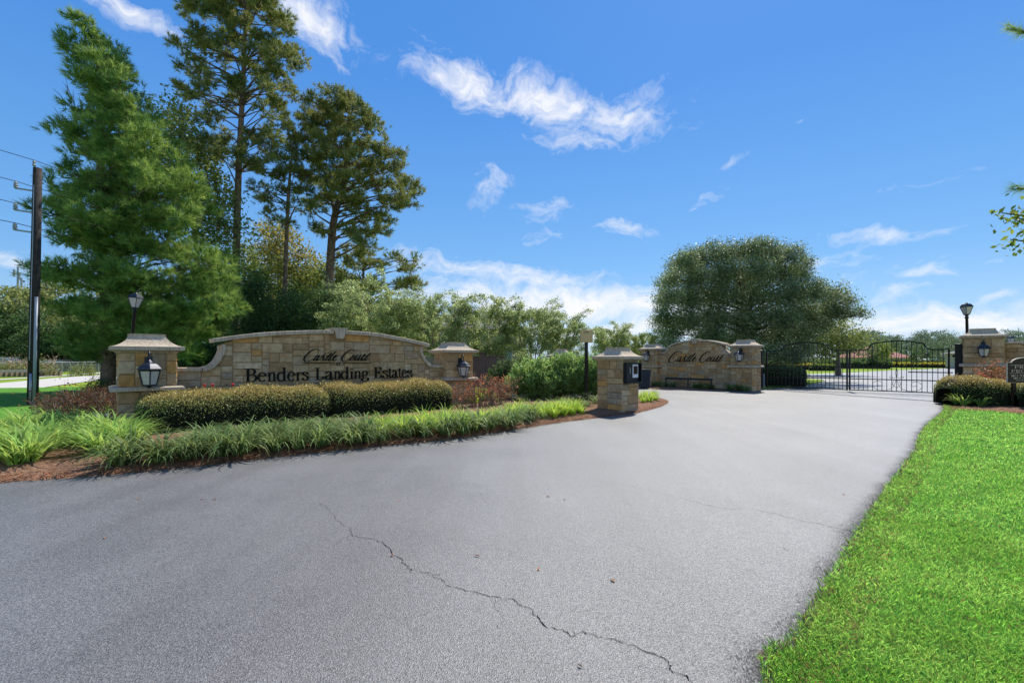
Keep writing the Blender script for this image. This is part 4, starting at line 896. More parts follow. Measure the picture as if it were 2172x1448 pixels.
# ------------------------------------------------------------------ iron gate
LG = 3.47
def top_z(u):
    pts = [(0, 1.93), (.56, 1.93), (.64, 1.945), (.72, 1.99), (.79, 2.08), (.83, 2.2)]
    if u <= .83: return float(np.interp(u, [p[0] for p in pts], [p[1] for p in pts]))
    if u >= LG - .83: return top_z(LG - u)
    return 2.2 + .13 * math.sin(math.pi * (u - .83) / (LG - 1.66))
def gate_leaf(u0, label, mirror, half):
    o2 = GA + gd * u0; r = empty('gate_leaf', (o2[0], o2[1], 0), grz, label, 'gate leaf', 'leaves of the black iron driveway gate')
    for u in (0.03, LG - .03):
        MB().box(u - .035, u + .035, -.035, .035, .05, 1.95).build('stile', M['black'], r)
    us = list(np.linspace(.03, .56, 3)) + list(np.linspace(.6, .83, 7)) + list(np.linspace(.9, LG - .9, 18)) + list(np.linspace(LG - .83, LG - .6, 7)) + list(np.linspace(LG - .56, LG - .03, 3))
    MB().tube([(u, 0, top_z(u)) for u in us], .03, 6).build('top_rail', M['black'], r)
    for z in (.085, .60, 1.17): MB().box(.06, LG - .06, -.02, .02, z - .022, z + .022).build('rail', M['black'], r)
    n = 20
    for i in range(1, n):
        u = .03 + (LG - .06) * i / n; MB().box(u - .012, u + .012, -.012, .012, .1, top_z(u) - .02).build('picket', M['black'], r)
    c = LG / 2; y = -.024
    for s in (-1, 1):
        sp1 = [(c + s * (.16 + .0), y, .56)] + [(c + s * (.16 + .1 * t * 3), y, .56 - .38 * math.sin(t * 1.5)) for t in np.linspace(.2, 1, 6)]
        pts = spline([(c + s * .02, y, .62), (c + s * .06, y, .42), (c + s * .2, y, .20), (c + s * .48, y, .12), (c + s * .78, y, .2), (c + s * .86, y, .38), (c + s * .72, y, .52), (c + s * .55, y, .5), (c + s * .5, y, .38), (c + s * .58, y, .32), (c + s * .66, y, .37)], 4)
        MB().tube([tuple(p) for p in pts], .009, 5).build('scroll', M['black'], r)
        pts = spline([(c, y, 1.15), (c + s * .04, y, .9), (c + s * .02, y, .72), (c + s * .18, y, .66), (c + s * .24, y, .72), (c + s * .18, y, .76), (c + s * .13, y, .7)], 4)
        MB().tube([tuple(p) for p in pts], .009, 5).build('scroll', M['black'], r)
        pts = spline([(c, y, 1.2), (c + s * .05, y, 1.5), (c + s * .12, y, 1.8), (c + s * .28, y, 2.0), (c + s * .4, y, 1.9), (c + s * .32, y, 1.8)], 4)
        MB().tube([tuple(p) for p in pts], .009, 5).build('scroll', M['black'], r)
        pts = spline([(c + s * .1, y, .56), (c + s * .14, y, .4), (c + s * .06, y, .3), (c + s * .01, y, .24)], 4)
        MB().tube([tuple(p) for p in pts], .009, 5).build('scroll', M['black'], r)
    a, e = (0.0, 1.35) if not mirror else (LG - 1.35, LG + .1)
    MB().box(a, e, .05, .09, .93, .975).build('operator_arm', M['black'], r)
    return r
gate_leaf(0.05, 'left leaf of the black iron driveway gate with arched top', False, 0)
gate_leaf(3.56, 'right leaf of the black iron driveway gate with arched top', True, 1)
def gate_post(px, Y, w, h, label):
    x = (px - CX) / F * Y; r = empty('gate_post', (x, Y, 0), grz, label, 'gate post')
    b = MB(); b.box(-w / 2, w / 2, -w / 2, w / 2, 0, h); b.build('post', M['black'], r)
    b = MB(); square_lathe(b, [(w / 2 + .01, h), (w / 2 + .01, h + .02), (.02, h + .05)]); b.build('cap', M['black'], r)
    for z in (.4, 1.6): MB().box(-w / 2 - .07, -w / 2, -.03, .03, z, z + .1).build('hinge', M['black'], r)
gate_post(1613, 24.35, .21, 1.95, 'square black post at the hinge side of the left gate leaf')
gate_post(2035, 19.35, .28, 2.12, 'square black post by the tall right pillar')
r = empty('gate_operator', (13.2, 25.1, 0), grz, 'grey gate opener box behind the left gate post', 'gate opener')
MB().box(-.2, .2, -.15, .15, 0, .75).build('housing', M['galv'], r); MB().box(-.22, .22, -.17, .17, .75, .79).build('lid', M['black'], r)

# low rail lamp bar in front of the gate wall
o2 = W2.w(W2.s_of(1427), .75); u1 = W2.s_of(1525) - W2.s_of(1427)
r = empty('low_rail', (o2[0], o2[1], 0), W2.rz, 'low dark metal bar on short legs in front of the small Castle Court wall', 'rail')
MB().box(0, u1, -.04, .04, .46, .56).build('bar', M['lamp_metal'], r)
for u in (.03, u1 / 2, u1 - .03): MB().box(u - .025, u + .025, -.02, .02, 0, .46).build('leg', M['lamp_metal'], r)

# beige sign on its post
r = empty('notice_sign', ((1243.5 - CX) / F * 16, 16.0, 0), rad(6), 'small beige notice on a tall black post above the oleander', 'sign')
MB().box(-.05, .05, -.05, .05, 0, 2.12).build('post', M['black'], r)
b = MB(); b.box(-.2, .2, -.075, -.05, 2.10, 2.50); b.build('board', M['beige'], r)
MB().box(-.215, .215, -.05, -.02, 2.085, 2.515).build('frame', M['beige'], r)
MB().box(-.12, .07, -.079, -.075, 2.42, 2.45).build('print', M['brown_print'], r)

# brown private property sign at the right edge
Ys = 14.6; xs0 = (2136 - CX) / F * Ys
r = empty('property_sign', (xs0, Ys, 0), rad(-3), 'brown private property sign with pale letters above the right hedge', 'sign')
WS = 1.36; zb, zt = H + (HY - 811) / F * Ys, H + (HY - 769) / F * Ys
out = [(0, zb), (WS, zb), (WS, zt), (WS - .12, zt)] + [(WS / 2 + (WS / 2 - .14) * math.cos(t), zt + .16 * math.sin(t) ** .8) for t in np.linspace(0, math.pi, 15)[1:-1]] + [(.12, zt), (0, zt)]
cx_, cz_ = WS / 2, (zb + zt) / 2
MB().prism_xz([(cx_ + (x - cx_) * 1.018, cz_ + (z - cz_) * 1.03) for x, z in out], -.018, .02).build('edging', M['sign_cream'], r)
MB().prism_xz([(cx_ + (x - cx_) * .995, cz_ + (z - cz_) * .99) for x, z in out], -.024, .0).build('board', M['sign_brown'], r)
for u in (.25, WS - .25): MB().box(u - .045, u + .045, .025, .1, 0, zt).build('post', M['sign_brown'], r)
def text_line(s, z0, h, x0, x1):
    ws = [.32 if c == ' ' else (max(p[0] for st in GL[c][0] for p in st) + .12) for c in s]; k = (x1 - x0) / sum(ws); x = x0
    for c, w in zip(s, ws):
        if c != ' ': glyph(c, x + .03 * k, x + (w - .05) * k, z0, h, -.030, -.024, 1.0).build('letter', M['sign_cream'], r)
        x += w * k
pz = lambda y: H + (HY - y) / F * Ys
text_line('PRIVATE', pz(781.5), .095, .17, WS - .15); text_line('PROPERTY', pz(789.5), .088, .08, WS - .06)
text_line('NO TRESPASSING', pz(798.7), .062, .10, WS - .08); text_line('NO SOLICITING', pz(803.8), .062, .16, WS - .14)
text_line('VIOLATORS WILL BE PROSECUTED', pz(807.2), .028, .22, WS - .2)
for z in (pz(791.6), pz(774.2)): MB().box(.05, WS - .05, -.028, -.024, z, z + .008).build('line', M['sign_cream'], r)
c = WS / 2; MB().prism_xz([(c - .22, pz(771.5)), (c + .22, pz(771.5)), (c + .12, pz(768.5)), (c, pz(764)), (c - .1, pz(768))], -.030, -.024).build('emblem', M['sign_cream'], r)

# bin and pedestrian fence left of the gate wall
x, y = (1363 - CX) / F * 24.5, 24.5
r = empty('wheeled_bin', (x, y, 0), rad(15), 'dark blue grey bin behind the keypad pillar', 'bin')
b = MB(); b.add([(-.24, -.26, .05), (.24, -.26, .05), (.24, .26, .05), (-.24, .26, .05), (-.29, -.31, .92), (.29, -.31, .92), (.29, .31, .92), (-.29, .31, .92)], [(0, 3, 2, 1), (4, 5, 6, 7), (0, 1, 5, 4), (1, 2, 6, 5), (2, 3, 7, 6), (3, 0, 4, 7)]); b.build('body', M['bin'], r)
b = MB(); b.box(-.31, .31, -.33, .33, .92, .97); b.box(-.2, .2, -.25, .25, .97, 1.0); b.build('lid', M['bin'], r)
for s in (-1, 1):
    b = MB(); b.tube([(s * .25, .24, .08), (s * .29, .24, .08)], .09, 10); b.build('wheel', M['rubber'], r)
r = empty('iron_fence', ((1345 - CX) / F * 27, 27.0, 0), rad(-10), 'black iron fence section behind the keypad pillar', 'fence')
for z in (.2, 1.75): MB().box(-.9, .7, -.02, .02, z, z + .04).build('rail', M['black'], r)
for i in range(14): u = -.88 + i * .12; MB().box(u, u + .018, -.01, .01, .1, 1.85).build('picket', M['black'], r)
for u in (-.9, .7): MB().box(u - .04, u + .04, -.04, .04, 0, 2.0).build('post', M['black'], r)

# far small pillar behind the oleander
pillar((2.15, 20.5, 0), rad(-20), .8, 1.62, 1.95, 'small stone pillar whose cap shows above the oleander', .5, .2, None, 12, .07)

# ------------------------------------------------------------------ vegetation builders
def smooth_line(pts, n=5): return [tuple(p) for p in spline(pts, n)]
def blob_tree(name, label, base, trunk_px, D, blobs, kind, m, bark, r0, dens=1.0, dup=2, depth=2.2, group=None, leaf=0.07, aspect=1.8, cat='tree', nneed=24, nl=0.22, nw=0.016, limbs=True, seed=0, flatz=0.75, spread=0.95, rlimb=0.045, clus=2.3, bs=1.0):
    rr = random.Random(seed + 5)
    tp = [P(px, py, D) for px, py in trunk_px]; tp[0] = (tp[0][0], tp[0][1], 0)
    root = empty(name, (tp[0][0], tp[0][1], 0), 0, label, cat, group); off = (tp[0][0], tp[0][1], 0)
    line = smooth_line(tp, 5); nn = len(line)
    b = MB(); b.tube(line, [r0 * (1 - .82 * (i / (nn - 1)) ** 1.1) for i in range(nn)], 9)
    T, Dn, LV = [], [], []
    for (px, py, rx, ry) in blobs:
        rx *= bs; ry *= bs
        for k in range(dup):
            c = np.array(P(px, py, D)); sgn = rr.choice((-1, 1)) if dup == 1 else (1 if k % 2 else -1)
            oy = sgn * rr.uniform(0.15, 1.0) * depth
            c[1] += oy; c[0] *= 1.0; k2 = c[1] / D; c[0] = (px - CX) / F * D * (1 + (k2 - 1) * .6); c[2] = H + (HY - py) / F * D * (1 + (k2 - 1) * .6)
            rad_ = np.array([rx * D / F, (rx + ry) * .5 * D / F, ry * D / F * flatz / .75])
            if limbs:
                zi = c[2] - rr.uniform(.1, .25) * (abs(c[0] - tp[0][0]) + abs(oy)) - .2
                j = min(range(nn), key=lambda q: abs(line[q][2] - zi)); a = np.array(line[j]); mid = (a + c) / 2 + np.array([rr.uniform(-.2, .2), rr.uniform(-.2, .2), rr.uniform(-.05, .35)])
                rl = rlimb * rr.uniform(.7, 1.4) * min(1, .5 + np.linalg.norm(c - a) / 4)
                b.tube([tuple(q) for q in spline([a, mid, c], 3)], [rl * (1 - .75 * q / 6) for q in range(7)], 5, False)
                for _ in range(3):
                    e = c + rdir(1)[0] * rad_ * .8; b.tube([tuple(mid * .3 + c * .7), tuple(e)], [rl * .35, rl * .12], 4, False)
            vol = rad_[0] * rad_[1] * rad_[2]
            if kind == 'pine':
                n = max(8, int(dens * 200 * (vol ** (1 / 3)) ** 2 / (nl / .22) ** 2)); d = rdir(n); d[:, 2] = d[:, 2] * .8 + .12; q = R.random((n, 1)) ** .45
                nc_ = max(4, n // 13); sub = c + (rdir(nc_) * np.array([1, 1, .85]) + np.array([0, 0, .08])) * (R.random((nc_, 1)) ** .4) * rad_
                wh = R.integers(0, nc_, n); sg = .16 if nl < .26 else .17; loc = R.normal(size=(n, 3)) * np.array([sg, sg, sg * .62]); pp = sub[wh] + loc; T.append(pp)
                Dn.append(unit(unit(loc) * .75 + unit(sub - c)[wh] * .35 + np.array([0, 0, .5]) + rdir(n) * .3))
            else:
                # leaf sprays: small sub-clusters then leaves
                ncl = max(5, int(dens * 60 * (vol ** (1 / 3)) ** 2)); d = rdir(ncl); cl = c + d * (R.random((ncl, 1)) ** .5) * rad_
                m_ = max(6, int(16)); ctr = np.repeat(cl, m_, 0); LV.append(ctr + R.normal(size=ctr.shape) * leaf * clus)
    b.build('trunk', bark, root, off, smooth=True)
    if kind == 'pine': V = needles(np.concatenate(T), np.concatenate(Dn), nneed, nl, nw, spread); k = 3
    else: V = leaves(np.concatenate(LV), leaf, aspect, None, 1.0, .3, .5); k = 4
    fobj('crown', V, k, m, root, off)
    return root

p1 = [(205, 90, 30, 30), (178, 120, 28, 28), (232, 118, 26, 38), (215, 150, 42, 38), (248, 158, 18, 32), (190, 178, 34, 28), (225, 200, 46, 33), (284, 186, 16, 18), (200, 240, 42, 33), (258, 228, 42, 33), (298, 244, 30, 30),
      (158, 288, 30, 26), (192, 300, 45, 38), (250, 290, 50, 42), (308, 290, 42, 42), (342, 322, 38, 36), (215, 340, 50, 40), (280, 350, 58, 44), (345, 365, 45, 42), (165, 372, 32, 24), (182, 400, 48, 30),
      (240, 410, 60, 44), (310, 412, 60, 44), (370, 402, 46, 42), (402, 405, 28, 36), (122, 432, 28, 20), (142, 450, 42, 28), (190, 462, 50, 38), (258, 470, 60, 44), (330, 470, 60, 44), (385, 466, 38, 36), (424, 440, 18, 26),
      (150, 512, 42, 30), (210, 520, 50, 38), (280, 520, 60, 44), (350, 530, 60, 44), (412, 545, 45, 36), (462, 560, 34, 30), (76, 566, 20, 11), (96, 576, 28, 15), (130, 594, 44, 24), (180, 590, 50, 38), (250, 592, 60, 44),
      (320, 600, 60, 44), (390, 602, 58, 44), (448, 604, 46, 42), (486, 645, 26, 34), (160, 658, 38, 26), (214, 660, 50, 36), (280, 668, 60, 42), (350, 660, 60, 44), (420, 662, 58, 42), (470, 668, 36, 34), (176, 715, 38, 24),
      (226, 728, 50, 30), (300, 700, 60, 30), (380, 706, 58, 34), (440, 704, 44, 26), (395, 745, 50, 20), (180, 752, 36, 18)]
blob_tree('pine_tree', 'large bushy bright green young pine behind the left sign pillar', None, [(228, 834), (230, 760), (226, 650), (214, 500), (214, 350), (215, 200), (208, 90)], 21, p1, 'pine', M['pine_young'], M['bark_pine'], .30, 1.25, 2, 1.9, nneed=24, nl=.25, nw=.021, spread=.78, seed=1)
p2 = [(400, 20, 22, 12), (415, 4, 25, 11), (450, 10, 36, 14), (500, 8, 36, 20), (560, 2, 30, 18), (572, 20, 32, 18), (480, 42, 32, 16), (592, 42, 24, 16), (610, 60, 15, 12), (420, 72, 16, 10), (438, 86, 28, 12), (484, 84, 28, 15), (530, 60, 22, 13),
      (560, 84, 26, 10), (600, 96, 26, 12), (620, 112, 15, 13), (386, 100, 10, 7), (402, 116, 20, 9), (450, 110, 32, 11), (500, 110, 22, 13), (545, 116, 22, 11), (582, 122, 22, 11), (612, 130, 20, 10), (430, 136, 20, 7), (400, 150, 15, 8),
      (425, 151, 14, 7), (545, 148, 18, 9), (592, 150, 22, 11), (385, 190, 14, 7), (410, 196, 20, 9), (442, 180, 14, 10), (482, 182, 28, 14), (456, 206, 22, 11), (522, 190, 26, 13), (562, 176, 22, 11), (600, 170, 20, 11), (610, 190, 16, 10),
      (580, 202, 20, 11), (420, 216, 18, 7), (440, 246, 23, 9), (452, 266, 18, 7), (590, 218, 18, 11), (600, 236, 16, 12), (590, 256, 20, 13), (560, 280, 22, 13), (540, 292, 18, 10), (600, 300, 18, 13), (480, 302, 22, 12), (462, 312, 22, 11),
      (520, 330, 18, 12), (560, 312, 26, 12), (580, 350, 22, 12), (540, 352, 22, 11), (490, 342, 17, 9), (452, 330, 17, 8), (520, -25, 50, 22), (560, -50, 40, 20), (480, -55, 40, 20), (525, -90, 30, 22), (440, -20, 25, 12)]
blob_tree('pine_tree', 'tallest pine with long bare trunk reaching out of the top of the picture', None, [(493, 816), (497, 700), (500, 600), (505, 400), (512, 250), (518, 130), (522, 0), (526, -100)], 28, p2, 'pine', M['pine_old'], M['bark_pine'], .27, 1.25, 2, 2.4, nneed=17, nl=.25, nw=.036, seed=2, bs=1.12)
p3 = [(618, 288, 18, 20), (628, 330, 16, 16), (592, 398, 20, 11), (556, 400, 18, 12), (566, 422, 22, 10), (570, 446, 18, 9), (602, 470, 22, 9), (640, 398, 16, 12), (630, 366, 16, 12), (646, 440, 20, 9), (600, 340, 20, 12), (610, 440, 14, 8), (585, 372, 20, 10)]
blob_tree('pine_tree', 'slender pine with thin dark trunk between the tallest pine and the leaning pine', None, [(602, 811), (604, 640), (608, 500), (613, 400), (617, 350), (624, 280)], 30, p3, 'pine', M['pine_old'], M['bark_pine'], .17, 1.0, 2, 1.6, nneed=16, nl=.25, nw=.036, seed=3)
p4 = [(700, 206, 13, 8), (720, 202, 13, 10), (742, 212, 22, 13), (660, 222, 18, 13), (682, 236, 26, 15), (720, 232, 32, 18), (760, 232, 24, 17), (788, 252, 18, 15), (642, 250, 18, 13), (662, 266, 26, 15), (700, 266, 32, 17), (750, 266, 32, 17),
      (790, 272, 16, 12), (652, 300, 28, 15), (692, 300, 28, 15), (732, 312, 28, 15), (780, 312, 26, 12), (824, 322, 25, 13), (844, 328, 13, 12), (662, 340, 28, 15), (702, 340, 28, 17), (752, 346, 32, 17), (800, 352, 32, 15), (840, 357, 20, 13),
      (652, 376, 28, 15), (692, 380, 32, 15), (742, 386, 36, 17), (800, 386, 32, 15), (850, 388, 27, 14), (880, 402, 15, 12), (648, 416, 22, 11), (700, 420, 36, 15), (760, 426, 36, 15), (820, 426, 32, 15), (868, 427, 20, 12), (670, 446, 18, 8),
      (770, 462, 30, 12), (818, 460, 22, 12), (662, 480, 16, 8), (690, 492, 15, 8), (752, 490, 30, 12), (798, 490, 24, 12), (780, 520, 26, 12)]
blob_tree('pine_tree', 'broad olive pine with leaning trunk right of the slender pine', None, [(699, 808), (699, 620), (703, 520), (708, 470), (716, 435), (727, 400), (735, 340), (738, 280), (740, 230)], 32, p4, 'pine', M['pine_old'], M['bark_pine'], .32, 1.3, 2, 2.6, nneed=16, nl=.27, nw=.038, bs=1.1, seed=4, rlimb=.07)
p5 = [(748, 530, 22, 12), (772, 545, 28, 15), (742, 560, 24, 15), (800, 560, 26, 15), (838, 552, 16, 12), (868, 570, 20, 14), (884, 552, 8, 8), (850, 600, 30, 16), (800, 600, 26, 16), (740, 600, 22, 15), (722, 582, 12, 12), (882, 605, 13, 18)]
blob_tree('pine_tree', 'short dark pine behind the crape myrtles right of the leaning pine', None, [(768, 802), (770, 620), (772, 520)], 37, p5, 'pine', M['pine_old'], M['bark_pine'], .2, 1.1, 2, 2.2, nneed=14, nl=.3, nw=.045, seed=5)
gum = [(380, 226, 14, 12), (345, 245, 20, 18), (392, 250, 20, 18), (402, 290, 22, 22), (372, 300, 28, 26), (424, 312, 20, 18), (432, 342, 23, 22), (452, 380, 26, 26), (472, 420, 22, 26), (440, 440, 28, 28), (470, 470, 22, 24), (482, 510, 18, 22),
       (432, 500, 23, 24), (500, 545, 14, 14), (352, 350, 28, 28), (400, 400, 28, 28), (520, 480, 10, 12)]
blob_tree('sweetgum_tree', 'light leafy broadleaf tree between the young pine and the tallest pine', None, [(420, 815), (420, 650), (415, 500), (400, 350), (385, 235)], 27, gum, 'leaf', M['gum'], M['bark_grey'], .2, 1.0, 2, 1.6, leaf=.14, aspect=1.2, seed=6)
yel = [(572, 492, 22, 16), (604, 492, 20, 14), (560, 530, 22, 16), (592, 532, 26, 20), (622, 512, 16, 12), (640, 542, 22, 16), (600, 572, 32, 20), (640, 582, 26, 16), (560, 572, 22, 13), (670, 562, 16, 12), (546, 552, 16, 12), (662, 600, 26, 16), (580, 610, 30, 18)]
blob_tree('broadleaf_tree', 'yellowing broadleaf tree behind the slender pine', None, [(592, 802), (592, 680), (590, 600), (588, 500)], 37, yel, 'leaf', M['yellowing'], M['bark_grey'], .16, .8, 2, 1.8, leaf=.16, aspect=1.3, seed=7)

fil = [(600, 560, 24, 14), (640, 590, 30, 18), (675, 590, 30, 18), (700, 570, 20, 12), (730, 590, 28, 16), (650, 620, 40, 20), (700, 620, 40, 20), (760, 615, 30, 18), (620, 625, 30, 18)]
blob_tree('broadleaf_tree', 'mid green broadleaf tree filling the gap between the slender and the leaning pine', None, [(668, 802), (668, 680), (670, 600), (672, 560)], 36, fil, 'leaf', M['gum'], M['bark_grey'], .14, .8, 2, 1.6, leaf=.15, aspect=1.3, seed=8)
fil = [(452, 560, 22, 20), (480, 590, 26, 22), (520, 570, 20, 18), (535, 620, 24, 22), (505, 630, 26, 22), (440, 610, 24, 22), (475, 650, 34, 24), (530, 540, 14, 14), (515, 520, 10, 12)]
blob_tree('broadleaf_tree', 'leafy broadleaf tree directly behind the bare trunk of the tallest pine', None, [(498, 808), (495, 700), (490, 620), (500, 560)], 31, fil, 'leaf', M['gum'], M['bark_grey'], .14, .9, 2, 1.6, leaf=.14, aspect=1.3, seed=9)

def bush(name, label, D, px, blobs, m, leaf=.12, aspect=2, dens=2.0, group=None, cat='shrub', seed=0, depth=.9, dup=2, bark=None):
    return blob_tree(name, label, None, [(px, HY + F * H / D), (px, blobs[0][1])], D, blobs, 'leaf', m, bark or M['bark_grey'], .05, dens, dup, depth, group, leaf, aspect, cat, seed=seed, rlimb=.02)
bush('tall_shrub', 'dark green tall shrub behind the left half of the long sign wall', 27, 545, [(540, 610, 34, 28), (548, 655, 42, 34), (530, 700, 36, 28), (575, 700, 34, 30), (520, 640, 20, 24), (562, 740, 46, 34), (540, 780, 50, 30)], M['shrub_dark'], seed=11)
bush('tall_shrub', 'dark shrub with many small shoots behind the sign, left of the keystone', 26, 620, [(610, 640, 34, 26), (625, 680, 42, 34), (600, 720, 34, 26), (655, 700, 28, 26), (630, 760, 46, 36)], M['shrub_dark'], seed=12)
bush('tall_shrub', 'dark green shrub mass directly behind the sign keystone', 25, 700, [(685, 640, 36, 26), (720, 650, 34, 30), (700, 690, 40, 34), (745, 690, 30, 30), (705, 750, 46, 36)], M['shrub_dark'], seed=13)
bush('tall_shrub', 'light yellow green shrub top right of the tallest pine trunk', 29, 545, [(540, 582, 24, 12), (560, 590, 16, 10), (530, 596, 14, 10)], M['shrub_bright'], seed=14)
bush('tall_shrub', 'shadowy shrub under the young pine left of the sign arch', 25, 425, [(420, 740, 50, 30), (400, 780, 60, 30), (460, 770, 40, 34)], M['shrub_dark'], seed=15)
bush('round_shrub', 'dark low rounded shrub at the foot of the young pine', 20, 212, [(206, 812, 22, 13), (214, 822, 26, 14), (200, 826, 18, 10)], M['shrub_dark'], .05, 1.8, 3.0, seed=16, depth=.4)

def myrtle(px, D, toppx, w, label, seed, m=None, n_stem=7, dens=1.0):
    rr = random.Random(seed); X = (px - CX) / F * D; Ht = H + (HY - toppx) / F * D; Wd = w / 2 * D / F
    root = empty('crape_myrtle', (X, D, 0), 0, label, 'tree', 'crape myrtles behind the sign wall'); b = MB(); pts, drs = [], []
    for i in range(n_stem):
        a = 2 * math.pi * i / n_stem + rr.uniform(-.3, .3); q = rr.uniform(.35, .75); tipx = math.cos(a) * Wd * q; tipy = math.sin(a) * Wd * q
        st_ = [(math.cos(a) * .08, math.sin(a) * .08, 0), (tipx * .35, tipy * .35, Ht * .3), (tipx * .75, tipy * .75, Ht * .55), (tipx, tipy, Ht * .78)]
        ln = smooth_line(st_, 4); b.tube(ln, [.045 * (1 - .75 * k / (len(ln) - 1)) for k in range(len(ln))], 6, False)
        for k in range(int(15 * dens)):
            t = rr.uniform(.35, 1); s_ = np.array(ln[int(t * (len(ln) - 1))]); a2 = a + rr.uniform(-1.7, 1.7)
            ln_ = rr.uniform(.5, 1.15) * Wd * .75; up = rr.uniform(.35, 1.25)
            e1 = s_ + np.array([math.cos(a2) * ln_ * .45, math.sin(a2) * ln_ * .45, ln_ * up * .75]); e2 = s_ + np.array([math.cos(a2) * ln_ * .95, math.sin(a2) * ln_ * .95, ln_ * up * .8])
            over = e1[2] - Ht * rr.uniform(.92, 1.0)
            if over > 0: e1[2] -= over; e2[2] -= over
            sprl = spline([s_, e1, e2], 8); b.tube([tuple(q) for q in sprl[::4]], .009, 3, False)
            for q in sprl[3:]:
                nn = 13; pts.append(np.tile(q, (nn, 1)) + R.normal(size=(nn, 3)) * .07); drs.append(np.tile((e2 - s_) / (np.linalg.norm(e2 - s_) + 1e-6) * .4, (nn, 1)))
    b.build('trunk', M['bark_smooth'], root, smooth=True)
    fobj('crown', leaves(np.concatenate(pts), .088, 2.1, np.concatenate(drs), 1.0, .3, .3), 4, m or M['myrtle'], root)
    return root
myrtle(800, 22.5, 586, 170, 'crape myrtle directly right of the sign keystone, the widest and leftmost of the row', 31, dens=1.3)
myrtle(735, 23, 640, 110, 'lower crape myrtle close behind the sign keystone', 36, dens=.9)
myrtle(862, 25, 612, 110, 'crape myrtle half hidden behind the widest one', 38)
myrtle(935, 23, 604, 150, 'crape myrtle behind the right pillar of the long sign wall', 32, dens=1.2)
myrtle(1040, 24, 622, 130, 'crape myrtle above the brick wall', 33, dens=1.1)
myrtle(1128, 24.5, 632, 120, 'crape myrtle behind the cap of the small pillar', 34)
myrtle(1190, 25.5, 650, 100, 'crape myrtle beside the small beige notice', 35)
myrtle(1300, 33, 682, 90, 'small crape myrtle between the beige notice and the large live oak', 37)
myrtle(1358, 34, 694, 80, 'small crape myrtle touching the left side of the large live oak', 39)

oak = [(1440, 560, 30, 24), (1480, 550, 34, 24), (1530, 540, 36, 24), (1580, 536, 38, 22), (1630, 538, 36, 22), (1665, 548, 26, 20), (1420, 595, 28, 24), (1470, 590, 38, 28), (1530, 582, 42, 30), (1590, 578, 42, 30), (1645, 580, 40, 28), (1690, 588, 28, 22),
       (1410, 632, 30, 22), (1460, 632, 40, 30), (1520, 628, 44, 32), (1590, 628, 46, 32), (1655, 628, 42, 30), (1710, 622, 32, 26), (1752, 628, 26, 20), (1785, 640, 20, 14), (1408, 680, 30, 22), (1452, 680, 38, 28), (1510, 678, 42, 30), (1575, 680, 46, 30),
       (1640, 676, 44, 30), (1700, 664, 38, 28), (1755, 660, 34, 22), (1796, 662, 18, 12), (1420, 708, 30, 18), (1500, 715, 44, 22), (1570, 722, 46, 24), (1640, 716, 44, 26), (1690, 704, 32, 26), (1730, 692, 26, 18), (1600, 748, 40, 20), (1650, 750, 34, 20), (1410, 730, 24, 12), (1690, 738, 30, 20), (1560, 750, 36, 16), (1675, 762, 26, 10), (1500, 525, 16, 8), (1610, 518, 18, 8), (1700, 562, 16, 12), (1400, 655, 14, 9), (1810, 668, 14, 8)]
blob_tree('live_oak', 'large spreading live oak with silvery grey green crown behind the gate wall', None, [(1605, 808), (1605, 775), (1600, 740), (1595, 690), (1590, 620)], 32, oak, 'leaf', M['oak'], M['wood_pole'], .38, 3.1, 3, 3.2, leaf=.11, clus=1.6, bs=.82, flatz=.85, aspect=2.3, seed=41, rlimb=.045)
bt = [(1700, 700, 22, 18), (1740, 690, 26, 20), (1780, 695, 28, 18), (1815, 712, 20, 14), (1720, 725, 28, 20), (1765, 725, 32, 20), (1800, 738, 26, 12), (1700, 745, 22, 12), (1745, 750, 26, 10)]
blob_tree('broadleaf_tree', 'bright green broadleaf tree behind the meeting point of the gate leaves', None, [(1778, 796), (1777, 760), (1775, 715)], 44, bt, 'leaf', M['gum'], M['bark_grey'], .28, .8, 2, 2.0, leaf=.17, aspect=1.6, seed=42)
bush('young_tree', 'small pale yellow green tree in front of the red roofed house', 75, 1872, [(1872, 735, 7, 9), (1868, 752, 11, 9), (1878, 748, 8, 9)], M['shrub_bright'], .2, 1.5, .8, seed=43, cat='tree', depth=.5)
bush('young_tree', 'small dark tree left of the red roofed house', 70, 1850, [(1850, 742, 7, 8), (1852, 756, 10, 8)], M['shrub_dark'], .2, 1.5, .8, seed=44, cat='tree', depth=.5)
bush('young_tree', 'small dark tree right of the red roofed house', 70, 1938, [(1938, 745, 7, 8), (1940, 757, 9, 7)], M['shrub_dark'], .2, 1.5, .8, seed=45, cat='tree', depth=.5)

# far pines beyond the gate, one mesh kind per tree shape, copied
def far_tree(kind, seed, mt, npt=60):
    rr = np.random.default_rng(seed); r = empty('far_tree', (0, 0, 0)); b = MB(); b.tube([(0, 0, 0), (.1, 0, 7), (0, .1, 11)], [.25, .18, .05], 5); b.build('trunk', M['bark_pine'], r)
    pts = []
    for k in range(26 if kind == 0 else 34):
        z = rr.uniform(4.0, 12.5) if kind == 0 else rr.uniform(1.0, 9.5)
        rmax = (3.2 * (1 - abs(z - 9.5) / 7) if kind == 0 else 3.4 * math.sqrt(max(.05, 1 - ((z - 5) / 5.2) ** 2)))
        a = rr.uniform(0, 6.28); q = rmax * rr.uniform(.2, 1); c = np.array([math.cos(a) * q, math.sin(a) * q, z])
        pts.append(c + rr.normal(size=(npt, 3)) * np.array([.75, .75, .42]))
    fobj('crown', leaves(np.concatenate(pts), .42, 1.6, None, 1, .3, .4), 4, mt, r); return r
